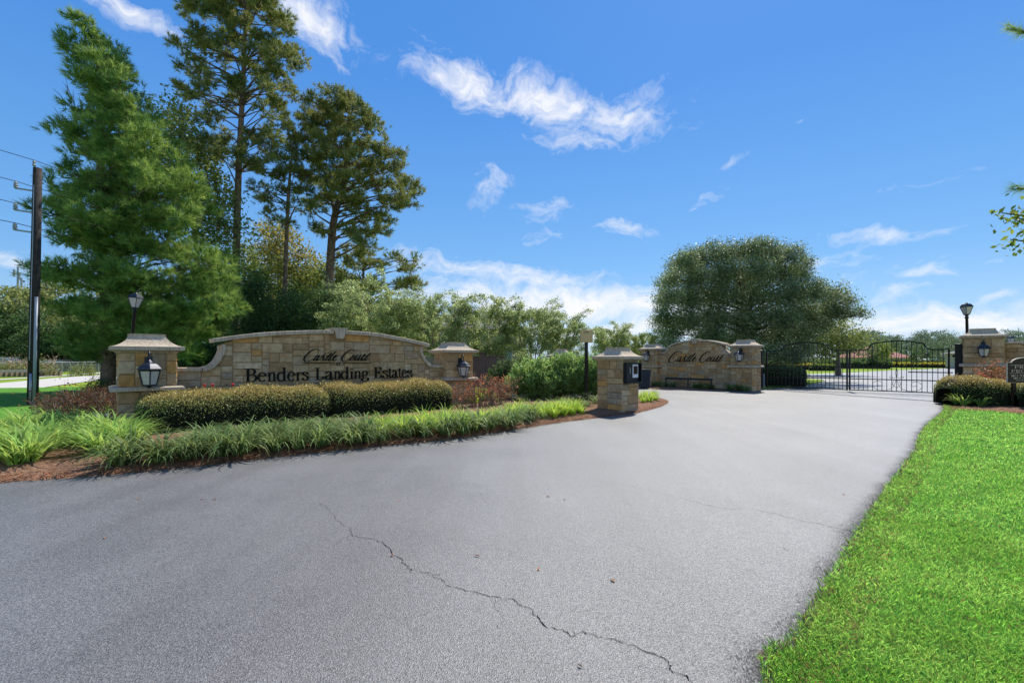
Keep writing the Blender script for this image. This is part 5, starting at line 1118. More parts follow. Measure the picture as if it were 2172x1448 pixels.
protos = [far_tree(0, 1, M['far_tree']), far_tree(0, 2, M['far_tree']), far_tree(1, 3, M['far_tree']), far_tree(1, 4, M['far_tree_grey']), far_tree(0, 6, M['far_tree'])]
protos += [far_tree(0, 7, M['far_tree_left'], 110), far_tree(1, 8, M['far_tree_left'], 120), far_tree(1, 9, M['shrub_dark'], 120), far_tree(0, 10, M['pine_old'], 110)]
used = [False] * 9
def place_far(k, x, y, s, z, label, group):
    if used[k]: o = copy_tree(protos[k])
    else: o = protos[k]; used[k] = True
    o.location = (x, y, z); o.scale = (s, s, s); o.rotation_euler = (0, 0, random.uniform(0, 6)); tag(o, label, 'tree', group)
rr = random.Random(77)
for i in range(64):
    px = 1790 + i * 7.4 + rr.uniform(-6, 6); D = rr.uniform(125, 190); top = rr.uniform(696, 722) + (8 if i < 4 else 0); k = rr.choices([0, 1, 2, 3, 4], [3, 3, 4, .7, 2])[0]
    s = (H + (HY - top) / F * D) / (13.2 if k in (0, 1, 4) else 10.4)
    place_far(k, (px - CX) / F * D, D, s, -.1, 'hazy tree in the far tree line beyond the gate', 'trees of the far tree line')
for i in range(22):
    px = 1180 + i * 27 + rr.uniform(-8, 8); D = rr.uniform(95, 130); top = rr.uniform(725, 742); s = (H + (HY - top) / F * D) / 10.4
    place_far(2, (px - CX) / F * D, D, s, -.1, 'low tree far behind the live oak and the gate wall', 'low trees behind the gate wall')
def place_left(i, px, D, top, k):
    s = (H + (HY - top) / F * D) / (13.2 if k in (5, 8) else 10.4); place_far(k, (px - CX) / F * D, D, s, -.1, 'roadside tree across the concrete road behind the utility pole', 'roadside trees across the concrete road')
for i in range(15): place_left(i, -60 + i * 27 + rr.uniform(-8, 8), rr.uniform(66, 88), rr.uniform(585, 645), rr.choice([5, 6, 8, 5]))
for i in range(18): place_left(i, -60 + i * 24 + rr.uniform(-8, 8), rr.uniform(60, 75), rr.uniform(640, 700), rr.choice([6, 7]))
for i in range(20):
    px = 470 + i * 24 + rr.uniform(-8, 8); D = rr.uniform(48, 66); top = rr.uniform(585, 640) if px < 800 else rr.uniform(650, 690); k = rr.choice([8, 6, 7])
    place_far(k, (px - CX) / F * D, D, (H + (HY - top) / F * D) / (13.2 if k == 8 else 10.4), -.1, 'tree of the wood behind the long sign wall', 'trees of the wood behind the sign wall')

for k, o in enumerate(protos):
    if not used[k]:
        for ch in list(o.children): bpy.data.objects.remove(ch)
        bpy.data.objects.remove(o)

# trees standing outside the frame on the right, only branch tips reach in
def edge_limb(name, label, pxy, D, kind, m, seed):
    tx, tz = (pxy[0][0] - CX) / F * D, H + (HY - pxy[0][1]) / F * D
    root = empty(name, (tx + 3.2, D + .4, 0), 0, label, 'tree'); off = (tx + 3.2, D + .4, 0); b = MB()
    b.tube([(tx + 3.2, D + .4, 0), (tx + 3.25, D + .4, 4), (tx + 3.2, D + .4, tz + 3)], [.22, .17, .06], 9); V = []
    for (px, py) in pxy:
        e = np.array(P(px, py, D)); a = np.array([tx + 3.2, D + .4, e[2] - .8]); mid = (a + e) / 2 + np.array([0, 0, .25]); ln = spline([a, mid, e], 10); b.tube([tuple(q) for q in ln], [.06 - .048 * i / 20 for i in range(21)], 5, False)
        q = np.array(ln[4:]); d = unit(e - mid)[None, :]
        if kind == 'pine': V.append(needles(np.repeat(q, 2, 0) + R.normal(size=(len(q) * 2, 3)) * .03, unit(np.repeat(d, len(q) * 2, 0) + R.normal(size=(len(q) * 2, 3)) * .25), 44, .24, .008, .75))
        else:
            c = np.repeat(q, 14, 0) + R.normal(size=(len(q) * 14, 3)) * .15; V.append(leaves(c, .12, 1.9, np.array([[0, 0, -.5]]).repeat(len(c), 0), 1, .25, .6))
    b.build('trunk', M['bark_pine'], root, off, smooth=True); fobj('crown', np.concatenate(V), 3 if kind == 'pine' else 4, m, root, off)
edge_limb('pine_tree', 'pine outside the right edge whose needle tips reach into the sky', [(2143, 62), (2158, 398)], 11, 'pine', M['pine_young'], 1)
edge_limb('broadleaf_tree', 'leafy branch tips of a tree just outside the right edge', [(2128, 452), (2146, 508), (2150, 462)], 10, 'leaf', M['shrub_bright'], 2)

# ------------------------------------------------------------------ hedges
def hedge(name, label, a, c, hw, h, seed, group=None, dens=2300, lf=.026, z0=.05, m=None):
    a, c = np.array(a, float), np.array(c, float); L_ = np.linalg.norm(c - a); d = (c - a) / L_; n = np.array([-d[1], d[0]])
    root = empty(name, (a[0], a[1], 0), 0, label, 'hedge', group); k = 3.2
    ph = np.random.default_rng(seed).uniform(0, 6, 8)
    def surf(u, t, sh):
        e = .55; q = np.clip(np.minimum(u, L_ - u), 0, None); ef = np.where(q < e, np.clip(1 - np.clip(1 - q / e, 0, 1) ** 2.6, 0, 1) ** (1 / 2.6), 1) 
        cc = np.cos(t); ss = np.sin(t); w = hw * np.sign(cc) * np.abs(cc) ** .62 * ef; z = h * np.abs(ss) ** .62 * (.35 + .65 * ef)
        bm = 1 + .035 * np.sin(u * 2.1 + ph[0]) + .03 * np.sin(u * 5.3 + ph[1] + t * 2) + .02 * np.sin(u * 9 + t * 5 + ph[2])
        w = w * bm * sh; z = z * bm * sh + z0
        return np.stack([d[0] * u + n[0] * w, d[1] * u + n[1] * w, z], 1)
    nu, ntt = 40, 12; b = MB()
    uu = np.linspace(.03, L_ - .03, nu)
    for u in uu: b.v += [tuple(p) for p in surf(np.full(ntt, u), np.linspace(0, math.pi, ntt), .93)]
    for i in range(nu - 1):
        for j in range(ntt - 1): b.f.append((i * ntt + j, i * ntt + j + 1, (i + 1) * ntt + j + 1, (i + 1) * ntt + j))
    b.f += [tuple(range(ntt)), tuple((nu - 1) * ntt + j for j in range(ntt - 1, -1, -1))]
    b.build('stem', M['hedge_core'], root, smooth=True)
    N_ = int(L_ * (hw * 2 + h * 2) * dens); u = R.uniform(0.02, L_ - .02, N_); t = np.arccos(R.uniform(-1, 1, N_)) * .35 + R.uniform(0, math.pi, N_) * .65
    fl = 1.0 + R.normal(size=N_) * .03 + (R.random(N_) < .03) * R.uniform(0, .11, N_)
    V = surf(u, t, fl)
    fobj('foliage', leaves(V, lf, 1.6, None, 1, .3, .6), 4, m or M['hedge'], root); return root
hd = np.array([.755, .656]); h0 = np.array([-7.42, 9.95])
hedge('clipped_hedge', 'left half of the long clipped hedge with golden top in front of the sign', (-7.62, 9.50), (-4.72, 12.02), .96, .84, 1, 'clipped hedges', z0=.02)
hedge('clipped_hedge', 'right half of the long clipped hedge with golden top in front of the sign', (-5.0, 11.86), (-2.05, 14.4), .86, .84, 2, 'clipped hedges', z0=.04)
hedge('clipped_hedge', 'low clipped hedge in front of the tall right pillar', (14.3, 15.6), (15.95, 15.45), .85, .86, 3, 'clipped hedges', 1700, .03)
hedge('clipped_hedge', 'low clipped hedge under the private property sign', (15.55, 14.75), (17.6, 14.6), .65, .68, 4, 'clipped hedges', 1700, .03)
hedge('low_hedge', 'dark rounded hedge just behind the left gate leaf', (14.3, 27.4), (16.4, 26.2), .9, .95, 5, None, 700, .06, m=M['shrub_dark'])
for i, (px, D, w, col, lb) in enumerate([(1700, 62, 3.2, 'yellow_flower', 'yellow flowering bed behind the left gate leaf'), (1745, 58, 3.0, 'shrub_bright', 'green shrub row under the trees behind the gate'),
                                     (1905, 82, 4, 'yellow_flower', 'yellow flower bed in front of the red roofed house'), (1960, 78, 7.5, 'yellow_flower', 'long yellow flower bed left of the right gate post'), (2030, 74, 3, 'yellow_flower', 'yellow flower bed behind the right gate post')]):
    x = (px - CX) / F * D; hedge('flower_bed', lb, (x - w / 2, D), (x + w / 2, D - .4), .7, .75, 50 + i, 'flower beds beyond the gate', 90, .16, m=M[col])
x = (1930 - CX) / F * 92; hedge('dark_hedge', 'long dark hedge line in front of the red roofed house', (x - 13, 92), (x + 20, 88), .8, 1.1, 60, None, 40, .3, m=M['shrub_dark'])
hedge('dark_hedge', 'long hedge line far behind the left gate leaf', (30, 72), (56, 70), .8, 1.0, 61, None, 40, .3, m=M['shrub_dark'])

# ------------------------------------------------------------------ strap-leaved clumps
def clump_mesh(name, n, L_, w, m, seed, droop=1.0, rad0=.07, up=(50, 88)):
    rr = np.random.default_rng(seed); V = []
    for i in range(n):
        a = rr.uniform(0, 6.283); el = rad(rr.uniform(*up)); l = L_ * rr.uniform(.6, 1.15); p = np.array([math.cos(a), math.sin(a), 0]) * rr.uniform(0, rad0); ns = 5; q = [p.copy()]; e = el
        for k in range(ns):
            e -= droop * rr.uniform(.16, .38) * (.5 + k * .35); st_ = l / ns; p = p + np.array([math.cos(a) * math.cos(e), math.sin(a) * math.cos(e), math.sin(e)]) * st_; p[2] = max(p[2], .015); q.append(p.copy()); a += rr.uniform(-.1, .1)
        s = np.array([-math.sin(a), math.cos(a), 0]) * w * .5 * rr.uniform(.7, 1.2)
        for k in range(ns):
            w0 = 1 - .0 * k if k < 3 else 1 - (k - 2) * .3; w1 = 1 if k + 1 < 3 else 1 - (k - 1) * .3
            if k == ns - 1: w1 = .05
            V.append([q[k] - s * w0, q[k] + s * w0, q[k + 1] + s * w1, q[k + 1] - s * w1])
    # share vertices per blade so that each blade is one island
    V = np.array(V); me = bpy.data.meshes.new(name); vs, fs = [], []
    ns = 5
    for i in range(n):
        b0 = len(vs); vs += [tuple(V[i * ns][0]), tuple(V[i * ns][1])]
        for k in range(ns):
            vs += [tuple(V[i * ns + k][3]), tuple(V[i * ns + k][2])]; fs.append((b0 + 2 * k, b0 + 2 * k + 1, b0 + 2 * k + 3, b0 + 2 * k + 2))
    me.from_pydata(vs, [], fs); me.materials.append(m); me.update(); return me
CM = {'liriope': [clump_mesh('liriope_clump', 85, .50, .016, M['liriope'], s, 1.15) for s in (1, 2, 3, 4)],
      'lime': [clump_mesh('lime_clump', 80, .42, .018, M['lime'], s, .75, up=(55, 88)) for s in (5, 6, 7)],
      'lily': [clump_mesh('daylily_clump', 60, .62, .026, M['lily'], s, .8, .10) for s in (8, 9, 10)],
      'dwarf': [clump_mesh('dwarf_clump', 70, .30, .012, M['dwarf'], s, .7) for s in (11, 12)]}
def clump(kind, x, y, s, label, group, name, cat='plant', z=.07):
    o = bpy.data.objects.new(name, random.choice(CM[kind])); C.objects.link(o); o.location = (x, y, z); o.rotation_euler = (0, 0, random.uniform(0, 6.28)); s *= random.uniform(.85, 1.18); o.scale = (s, s, s * random.uniform(.9, 1.12)); tag(o, label, cat, group)
fr = np.array([G(*p) for p in bed_front_px]); seg = np.linalg.norm(np.diff(fr, axis=0), axis=1); cum = np.concatenate([[0], np.cumsum(seg)])
def along(s_): return np.array([np.interp(s_, cum, fr[:, 0]), np.interp(s_, cum, fr[:, 1])])
def px_of(p): return CX + F * p[0] / p[1]
s_ = 0.0
while s_ < cum[-1]:
    p = along(s_); px = px_of(p)
    if 215 < px < 1262:
        rows = 7 if px < 700 else (6 if px < 1000 else 4)
        for r_ in range(rows):
            q = p + np.array([-.28, .74]) * (.24 + r_ * .35) + R.normal(size=2) * .06
            if px > 1120: q += np.array([-.05, .35])
            lime_row = px > 780 and r_ >= 1 or px > 1150  # lime plants behind the front row and towards the right end
            if 215 < px < 330 and r_ > 1: continue
            if lime_row: clump('lime', q[0], q[1], 1.1, 'bright lime green strap leaved clump behind the dark front row of the bed', 'lime green clumps in the island bed', 'border_grass_clump')
            else: clump('liriope', q[0], q[1], 1.2 + .12 - .04 * r_, 'dark green arching liriope clump along the driveway edge of the bed', 'liriope clumps along the driveway edge', 'liriope_clump')
    s_ += .38
for (px, py, n, sp_) in ((30, 975, 7, .38), (85, 960, 7, .38), (10, 940, 5, .4), (130, 930, 6, .35), (60, 925, 6, .4), (205, 950, 6, .32), (240, 940, 5, .3), (-30, 985, 5, .3), (170, 930, 5, .3), (265, 955, 5, .28), (215, 975, 3, .2), (60, 990, 3, .2)):
    for k in range(n):
        x, y = G(px, py); clump('lily', x + random.uniform(-sp_, sp_), y + random.uniform(-sp_, sp_) * .8, 1.08, 'large bright green daylily clump at the left end of the bed', 'daylily clumps at the left end of the bed', 'daylily_clump')
for (px, py) in ((1365, 858), (1378, 856), (1370, 850), (1390, 853), (1385, 847), (1360, 850)):
    x, y = G(px, py); clump('lime', x, y, 1.05, 'bright lime clump right of the keypad pillar at the island tip', 'lime clumps right of the keypad pillar', 'border_grass_clump')
for (px, py) in ((1245, 868), (1262, 862)):
    x, y = G(px, py); clump('liriope', x, y, .95, 'dark clump at the foot of the keypad pillar', 'dark clumps at the keypad pillar', 'liriope_clump')
for k in range(46):
    px, py = random.uniform(1000, 1255), random.uniform(843, 858); x, y = G(px, py); clump('dwarf', x, y, 1.0, 'pale yellowish tufted plant in front of the oleander', 'pale tufts in front of the oleander', 'grass_tuft')
for k in range(16):
    px, py = random.uniform(985, 1050), random.uniform(838, 862); x, y = G(px, py); clump('lime', x, y, 1.0, 'bright lime green strap leaved clump behind the dark front row of the bed', 'lime green clumps in the island bed', 'border_grass_clump')
for (px, py) in ((2030, 862), (2045, 864), (2058, 862), (2070, 863), (2040, 859), (2080, 865)):
    x, y = G(px, py); clump('lily', x, y, .85, 'variegated pale green clump in front of the right hedge', 'pale clumps in front of the right hedge', 'variegated_clump')
for px in (1400, 1412, 1425, 1436, 1444, 1482, 1490, 1498, 1506, 1515, 1522, 1555, 1563, 1575, 1585, 1593, 1600):
    x, y = W2.w(W2.s_of(px), .55 + random.uniform(-.1, .25)); clump('liriope', x, y, 1.0, 'small green clump at the foot of the small Castle Court wall', 'clumps along the small Castle Court wall', 'liriope_clump', z=.03)

# ------------------------------------------------------------------ rose shrubs, oleander
def rose(name, label, cx, cy, rx, ry, h, n, m, seed, flowers=0, lf=.05, ldens=26, grp=None):
    rr = np.random.default_rng(seed); root = empty(name, (cx, cy, 0), 0, label, 'shrub', grp); b = MB(); pts = []; tips = []
    for i in range(n):
        x0, y0 = rr.uniform(-rx, rx) * .7, rr.uniform(-ry, ry) * .7; a = rr.uniform(0, 6.28); sp_ = rr.uniform(.05, .35); hh = h * rr.uniform(.7, 1.05) 
        ln = spline([(x0, y0, .05), (x0 + math.cos(a) * sp_ * .4, y0 + math.sin(a) * sp_ * .4, hh * .5), (x0 + math.cos(a) * sp_, y0 + math.sin(a) * sp_, hh)], 4); b.tube([tuple(p) for p in ln], [.008 - .005 * k / 8 for k in range(9)], 4, False)
        for k in range(5):
            s0 = ln[rr.integers(3, 9)]; e = s0 + np.array([rr.uniform(-.16, .16), rr.uniform(-.16, .16), rr.uniform(.02, .2)]); b.tube([tuple(s0), tuple(e)], [.005, .002], 3, False)
            pts.append(e + R.normal(size=(ldens // 5, 3)) * .05); tips.append(e)
    b.build('stem', M['twig'], root); fobj('foliage', leaves(np.concatenate(pts), lf, 1.6, None, 1, .3, .3), 4, m, root)
    if flowers:
        for k in range(flowers):
            f = MB(); t = tips[rr.integers(len(tips))]; t = (t[0], t[1], max(t[2], h * .95)); f.lathe([(.01, 0), (.03, .02), (.035, .04), (.015, .05)], 7, t[0], t[1]); f.v = [(x, y, z + t[2]) for x, y, z in f.v]; f.build('flower', M['petal'], root)
    return root
for i, (px, py, rx, h, n) in enumerate(((115, 905, .65, .62, 55), (175, 900, .7, .78, 65), (235, 897, .6, .72, 50))):
    x, y = G(px, py); rose('rose_shrub', ['twiggy rose shrub nearest the utility pole', 'twiggy rose shrub with rust red tips between two others', 'twiggy rose shrub against the left sign pillar'][i], x, y, rx, .55, h, n, M['rose_leaf_dull'], 70 + i, lf=.045, ldens=24, grp='twiggy rose shrubs at the left pillar')
for i, (px, D, rx, h, n) in enumerate(((975, 13.9, .45, .62, 34), (1022, 14.3, .5, .9, 55), (1062, 14.9, .45, .85, 45))):
    rose('rose_shrub', ['small reddish rose shrub in front of the right sign pillar', 'rust red rose shrub right of the right sign pillar', 'rust red rose shrub beside the oleander'][i], (px - CX) / F * D, D, rx, .45, h, n, M['rose_leaf'], 80 + i, lf=.045, ldens=24, grp='rust red rose shrubs')
for i, (px, D, h) in enumerate(((2098, 16.9, 1.25), (2140, 16.6, 1.2))):
    rose('rose_shrub', ['reddish rose shrub above the right hedge in front of the tall pillar', 'reddish rose shrub beside the private property sign'][i], (px - CX) / F * D, D, .35, .35, h, 20, M['rose_leaf'], 90 + i, flowers=0, lf=.06, ldens=45, grp='rose shrubs by the right pillar')
x, y = W1.w(1.35, .55); rose('rose_shrub', 'small rose with a red bloom poking above the left hedge', x, y, .3, .2, .98, 8, M['rose_leaf_dull'], 95, flowers=3, lf=.04, ldens=16)
x, y = W1.w(5.4, .5); rose('rose_shrub', 'small rose with pale tips poking above the right half of the hedge', x, y, .5, .2, 1.0, 8, M['rose_leaf_dull'], 96, lf=.04, ldens=14)

def oleander(label, px, D, rx, h, seed, name='oleander_shrub', m=None, dens=1.0, lf=.15, asp=5.5, grp='oleander shrubs'):
    rr = np.random.default_rng(seed); X = (px - CX) / F * D; root = empty(name, (X, D, 0), 0, label, 'shrub', grp); b = MB(); pts, dr = [], []
    for i in range(int(150 * dens)):
        a = rr.uniform(0, 6.28); q = rr.uniform(0, 1) ** .5; tx, ty = math.cos(a) * q * rx, math.sin(a) * q * rx * .75; tz = h * (1 - .55 * q ** 2.2) * rr.uniform(.72, 1.03)
        ln = spline([(tx * .25, ty * .25, 0), (tx * .6, ty * .6, tz * .55), (tx, ty, tz)], 5); b.tube([tuple(p) for p in ln[::3]], .008, 3, False)
        qq = np.array(ln[3:]); nn = 13; pts.append(np.repeat(qq, nn, 0) + R.normal(size=(len(qq) * nn, 3)) * .035); t = unit(np.array([[tx * .5, ty * .5, tz]])); dr.append(np.repeat(t, len(qq) * nn, 0) * .75)
    b.build('stem', M['bark_grey'], root); fobj('foliage', leaves(np.concatenate(pts), lf, asp, np.concatenate(dr), 1.0, .25), 4, m or M['oleander'], root)
oleander('wide dense oleander shrub left of the sign post', 1135, 17.2, 1.1, 1.55, 1, dens=1.2)
oleander('dense oleander shrub directly behind the sign post', 1200, 17.6, 1.2, 1.72, 2, dens=1.5)
oleander('oleander shrub between the sign post and the keypad pillar', 1255, 17.4, .95, 1.75, 3, dens=1.1)
oleander('dull grey green shrub against the brick wall', 1075, 20, .9, 1.55, 4, 'broad_shrub', M['shrub_dark'], .8, .08, 2, None)
oleander('brighter shrub between the brick wall and the oleanders', 1110, 21, .7, 1.9, 5, 'broad_shrub', M['myrtle'], .7, .08, 2, None)

# ------------------------------------------------------------------ buildings, brick wall
x0, x1 = (985 - CX) / F * 23.5, (1068 - CX) / F * 23.5
r = empty('brick_wall', (x0, 23.5, 0), 0, 'low brown brick wall right of the long sign wall', 'wall'); MB().box(0, x1 - x0, 0, .25, 0, 1.62).build('wall', M['brick'], r); MB().box(.75, 1.05, -.05, .3, 0, 1.86).build('pier', M['brick'], r)
MB().box(-.02, x1 - x0 + .02, -.03, .28, 1.62, 1.67).build('coping', M['brick'], r)
r = empty('utility_cabinet', ((1060 - CX) / F * 25.2, 25.2, 0), 0, 'green grey utility cabinet behind the brick wall', 'cabinet'); MB().box(-.5, .4, 0, .6, 0, 1.95).build('body', M['conduit'], r); MB().box(-.54, .44, -.04, .64, 1.95, 2.0).build('lid', M['conduit'], r)

def house(name, label, cx, cy, rz, w, d, h, rh, wall, roof, wins, over=.5, hip=True):
    r = empty(name, (cx, cy, 0), rz, label, 'house'); MB().box(-w / 2, w / 2, 0, d, 0, h).build('wall', wall, r); o = over
    b = MB(); rl = (w / 2 - d / 2 * .9) if hip else w / 2 + o
    b.add([(-w / 2 - o, -o, h), (w / 2 + o, -o, h), (w / 2 + o, d + o, h), (-w / 2 - o, d + o, h), (-rl, d / 2, h + rh), (rl, d / 2, h + rh)], [(0, 1, 5, 4), (1, 2, 5), (2, 3, 4, 5), (3, 0, 4), (3, 2, 1, 0)]); b.build('roof', roof, r)
    for (u, z, ww, wh) in wins:
        f = MB(); f.box(u - ww / 2 - .08, u + ww / 2 + .08, -.05, 0, z - .08, z + wh + .08); fo = f.build('window', M['cream_wall'], r); MB().box(u - ww / 2, u + ww / 2, -.07, -.05, z, z + wh).build('pane', M['window'], fo)
    return r
house('house', 'taupe two storey house seen through the crape myrtles', (1010 - CX) / F * 40, 38, rad(8), 8.5, 8, 3.9, 1.9, M['stucco'], M['roof_grey'], [(-2.6, 2.2, 1.2, 1.4), (-1.0, 2.2, 1.2, 1.4), (2.4, 1.0, 1.3, 1.4)])
house('house', 'house with reddish tiled hip roof seen through the right gate leaf', (1882 - CX) / F * 112, 112, rad(5), 11, 9, 1.8, 2.5, M['cream_wall'], M['roof_red'], [(-3, .6, 1.2, .9), (0, .6, 1.2, .9), (3, .6, 1.2, .9)], .8)
house('house', 'lower wing of the red roofed house', (1915 - CX) / F * 108, 108, rad(5), 7, 7, 1.7, 1.3, M['cream_wall'], M['roof_red'], [(0, .6, 1.2, .9)], .7)
house('house', 'grey roofed house at the right edge behind the wing wall', 71, 62, rad(-20), 14, 10, 2.3, 1.5, M['cream_wall'], M['roof_grey'], [(-4, 1, 1.5, 1.1), (0, 1, 1.5, 1.1)])
house('house', 'brick house among trees across the concrete road', (140 - CX) / F * 78, 78, rad(35), 14, 9, 2.4, 1.6, M['brick'], M['roof_grey'], [(-4, .9, 1.4, 1.1), (0, .9, 1.4, 1.1), (4, .9, 1.4, 1.1)])

# ------------------------------------------------------------------ left background: pole, wires, rail, fence, cars, shrubs
PX, PY = (69 - CX) / F * 15.8, 15.8
r = empty('utility_pole', (PX, PY, 0), 0, 'dark wooden utility pole with three side arms left of the young pine', 'utility pole'); topx = (80 - CX) / F * 15.8 - PX; ht = H + (HY - 357) / F * 15.8
at = lambda z: topx * z / ht
MB().tube([(0, 0, -.1), (at(ht * .5), 0, ht * .5), (topx, 0, ht)], [.15, .135, .118], 12).build('pole', M['wood_pole'], r, smooth=True)
MB().tube([(.14, -.09, 0), (.14 + at(3.6), -.09, 3.6)], .045, 8).build('conduit', M['conduit'], r, smooth=True)
MB().tube([(.07, -.15, 0), (.07 + at(1.0), -.15, 1.05)], .035, 8).build('conduit', M['galv'], r, smooth=True)
MB().tube([(.02 + at(1.5), -.155, 1.5), (.03 + at(5.6), -.14, 5.6), (at(7.2) + .02, -.13, 7.3)], .012, 5).build('ground_wire', M['galv'], r)
wires = []
for i, (py, xe) in enumerate(((402, 35), (448, 34), (490, 33))):
    z = H + (HY - py) / F * 15.8; X1 = (xe - CX) / F * 15.8 - PX
    am = MB().tube([(at(z) - .1, 0, z - .05), (X1, -.05, z + .03 + .0)], .03, 6).build('arm', M['conduit'], r)
    ins = MB(); ins.lathe([(.03, z + .03), (.07, z + .06), (.04, z + .1), (.07, z + .13), (.04, z + .17), (.06, z + .2), (.02, z + .25)], 8, X1 + .03, -.05); ins.build('insulator', M['conduit'], am)
    wires.append((PX + X1 + .03, PY - .05, z + .26))
ins = MB(); ins.tube([(topx - .1, 0, ht - .05), (topx - .12, 0, ht + .1)], .02, 5); ins.lathe([(.03, ht + .06), (.06, ht + .1), (.03, ht + .15), (.05, ht + .2), (.02, ht + .26)], 8, topx - .12, 0); ins.build('insulator', M['conduit'], r)
wires.append((PX + topx - .12, PY, ht + .27))
for i, w in enumerate(wires):
    w = np.array(w); dr = np.array([-.28, -1.0, 0]); dr = dr / np.linalg.norm(dr)
    e0 = w + dr * 9 + np.array([0, 0, .1]); e1 = w - dr * 38 + np.array([0, 0, -.2])
    pts = spline([e0, w + dr * 4.5 + np.array([0, 0, -.12]), w], 5)[:-1] + spline([w, w - dr * 18 + np.array([0, 0, -.75]), e1], 8)
    o = MB().tube([tuple(p) for p in pts], .011, 4).build('power_line', M['black'])
    tag(o, ['power line on the highest side arm of the utility pole', 'power line on the middle side arm of the utility pole', 'power line on the lowest side arm of the utility pole', 'power line on the very top of the utility pole'][i], 'cable')
# telecom mast far left
x = (38 - CX) / F * 90
r = empty('telecom_mast', (x, 90, 0), 0, 'distant telecom mast at the left edge', 'mast'); MB().tube([(0, 0, 0), (0, 0, 19)], [.3, .15], 8).build('mast', M['conduit'], r)
for k, (dx, z) in enumerate(((-.5, 17.8), (.5, 17.2), (.9, 16.2))): MB().box(dx - .15, dx + .15, -.3, -.1, z - .7, z + .7).build('antenna', M['conduit'], r)
# guard rail
r = empty('guard_rail', (*G(-40, 801), 0), 0, 'weathered guard rail beside the concrete road', 'guard rail'); a0 = np.array(G(-40, 801)); a1 = np.array(G(123, 796.5)); dd = a1 - a0
a1z = .38
MB().add([(0, 0, .35), (dd[0], dd[1], .35), (dd[0], dd[1], .62), (0, 0, .62), (0, .06, .62), (dd[0], dd[1] + .06, .62), (dd[0], dd[1] + .06, .35), (0, .06, .35)], [(0, 1, 2, 3), (3, 2, 5, 4), (4, 5, 6, 7), (7, 6, 1, 0), (0, 3, 4, 7), (1, 6, 5, 2)]).build('rail', M['rail'], r)
for k in range(16): p = dd * k / 15; MB().box(p[0] - .1, p[0] + .1, p[1] + .07, p[1] + .27, 0, .42).build('post', M['twig'], r)
# chain-link fence
r = empty('chain_link_fence', (*G(95, 794.5), 0), 0, 'low chain link fence across the concrete road', 'fence'); f0 = np.array(G(95, 794.5)); f1 = np.array(G(235, 787.5)); dd = f1 - f0
mesh = MB(); n = 44
for k in range(n):
    for s in (0, 1):
        a_ = dd * k / n; c_ = dd * (k + 1) / n; z0_, z1_ = (.05, 1.15) if s else (1.15, .05); mesh.tube([(a_[0], a_[1], z0_), (c_[0], c_[1], z1_)], .012, 3, False)
o = mesh.build('mesh', M['galv'], r); o['kind'] = 'stuff'
MB().tube([(0, 0, 1.18), (dd[0], dd[1], 1.18)], .03, 5).build('rail', M['galv'], r)
for k in range(10): p = dd * k / 9; MB().tube([(p[0], p[1], 0), (p[0], p[1], 1.2)], .035, 6).build('post', M['galv'], r)
for i, (px, py, w, h) in enumerate(((162, 797.5, 6.5, 15), (190, 796.5, 6.5, 17))):
    D = F * H / (py - HY); bush('round_shrub', ['left of two small rounded shrubs beside the footpath', 'right of two small rounded shrubs beside the footpath'][i], D, px, [(px, py - h * .55, w, h * .42), (px, py - h * .25, w * .8, h * .25), (px, py - h * .85, w * .6, h * .3)], M['far_tree_left'], .13, 2, 2.2, 'small rounded shrubs beside the footpath', seed=100 + i, depth=.15)
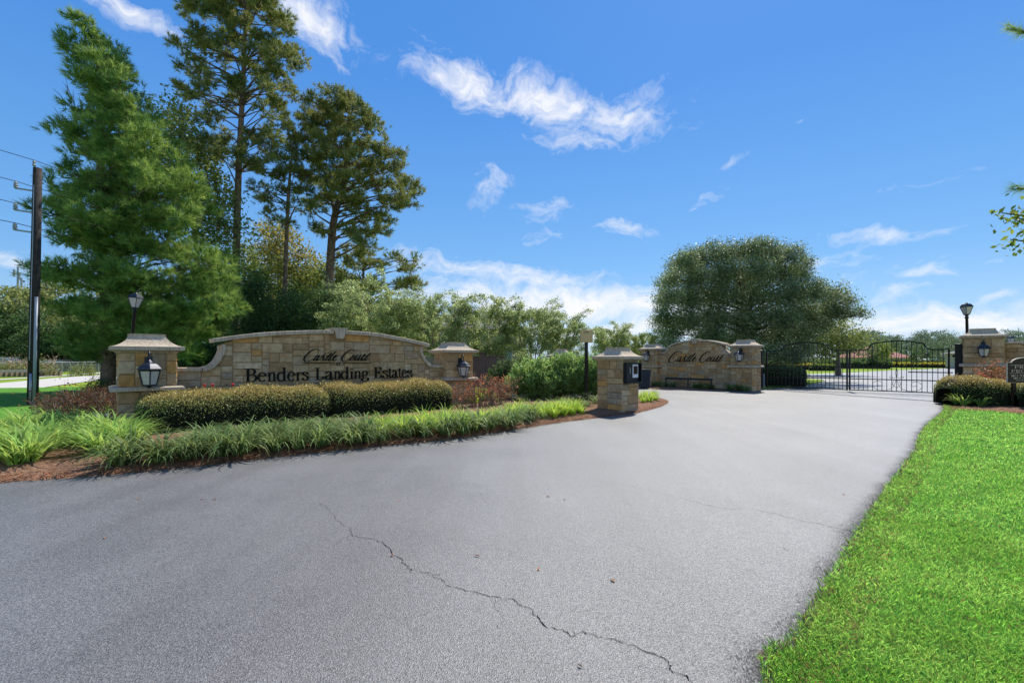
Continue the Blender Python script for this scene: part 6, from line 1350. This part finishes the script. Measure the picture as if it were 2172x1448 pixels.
for i, (px, w, lb) in enumerate(((15, 22, 'tall grassy shrub with plumes at the left edge behind the guard rail'), (55, 16, 'weedy green shrub behind the guard rail left of the pole'), (98, 14, 'pinkish plumed shrub right of the utility pole'))):
    D = 42; bush('plumed_shrub', lb, D, px, [(px, 782, w, 10), (px + 4, 788, w, 8), (px - w * .6, 786, w * .6, 8)], M['far_tree_left'], .14, 2.5, 1.6, seed=110 + i, depth=.5)
    b_ = [(px + w * .4, 771, w * .5, 4)]; bush('plume_grass', lb.replace('shrub', 'seed heads').replace('weedy green', 'thin'), D - .3, px, b_, M['plume'], .14, 3, 2.0, seed=120 + i, depth=.3)
def car(label, x, y, rz, paint, suv=False):
    r = empty('parked_car', (x, y, 0), rz, label, 'car', 'cars parked across the concrete road'); hh = .25 if suv else 0
    prof = [(-2.2, .35), (2.2, .35), (2.25, .75), (1.2, .95 + hh * .3), (.6, 1.4 + hh), (-1.2, 1.45 + hh), (-2.0, 1.0 + hh * 2), (-2.25, .8)]
    MB().prism_xz(prof, -.85, .85).build('body', paint, r)
    gl = [(1.0, .98 + hh * .3), (.52, 1.34 + hh), (-1.15, 1.38 + hh), (-1.75, 1.02 + hh)]
    MB().prism_xz(gl, -.865, -.855).build('window', M['window'], r); MB().prism_xz(gl, .855, .865).build('window', M['window'], r)
    for sx in (-1.35, 1.4):
        for sy in (-.86, .86):
            w = MB(); w.tube([(sx, sy - .1, .33), (sx, sy + .1, .33)], .33, 12); w.build('wheel', M['rubber'], r)
car('white car under the trees at the left edge', (15 - CX) / F * 58, 58, rad(10), M['paint_white'], True)
car('second white car just left of the utility pole', (52 - CX) / F * 60, 60, rad(10), M['paint_white'])
car('black car behind the chain link fence', (128 - CX) / F * 56, 56, rad(20), M['paint_black'])
car('small white car far behind the right gate leaf', (1976 - CX) / F * 96, 96, rad(0), M['paint_white'])

# bare dead branch on the young pine
b = MB(); rr = random.Random(4); D = 20.4
for (a_, c_) in (((185, 275), (158, 222)), ((158, 222), (138, 160)), ((165, 240), (118, 205)), ((150, 215), (142, 175)), ((172, 255), (128, 255)), ((160, 235), (155, 190)), ((145, 200), (132, 172)), ((135, 212), (112, 188)), ((128, 255), (112, 225))):
    p, q = P(*a_, D), P(*c_, D); b.tube([p, tuple((np.array(p) + q) / 2 + np.array([0, rr.uniform(-.1, .1), .03])), q], [.02, .013, .005], 4, False)
pr_ = bpy.data.objects['pine_tree']; b.build('dead_branch', M['bark_grey'], pr_, (pr_.location.x, pr_.location.y, 0))
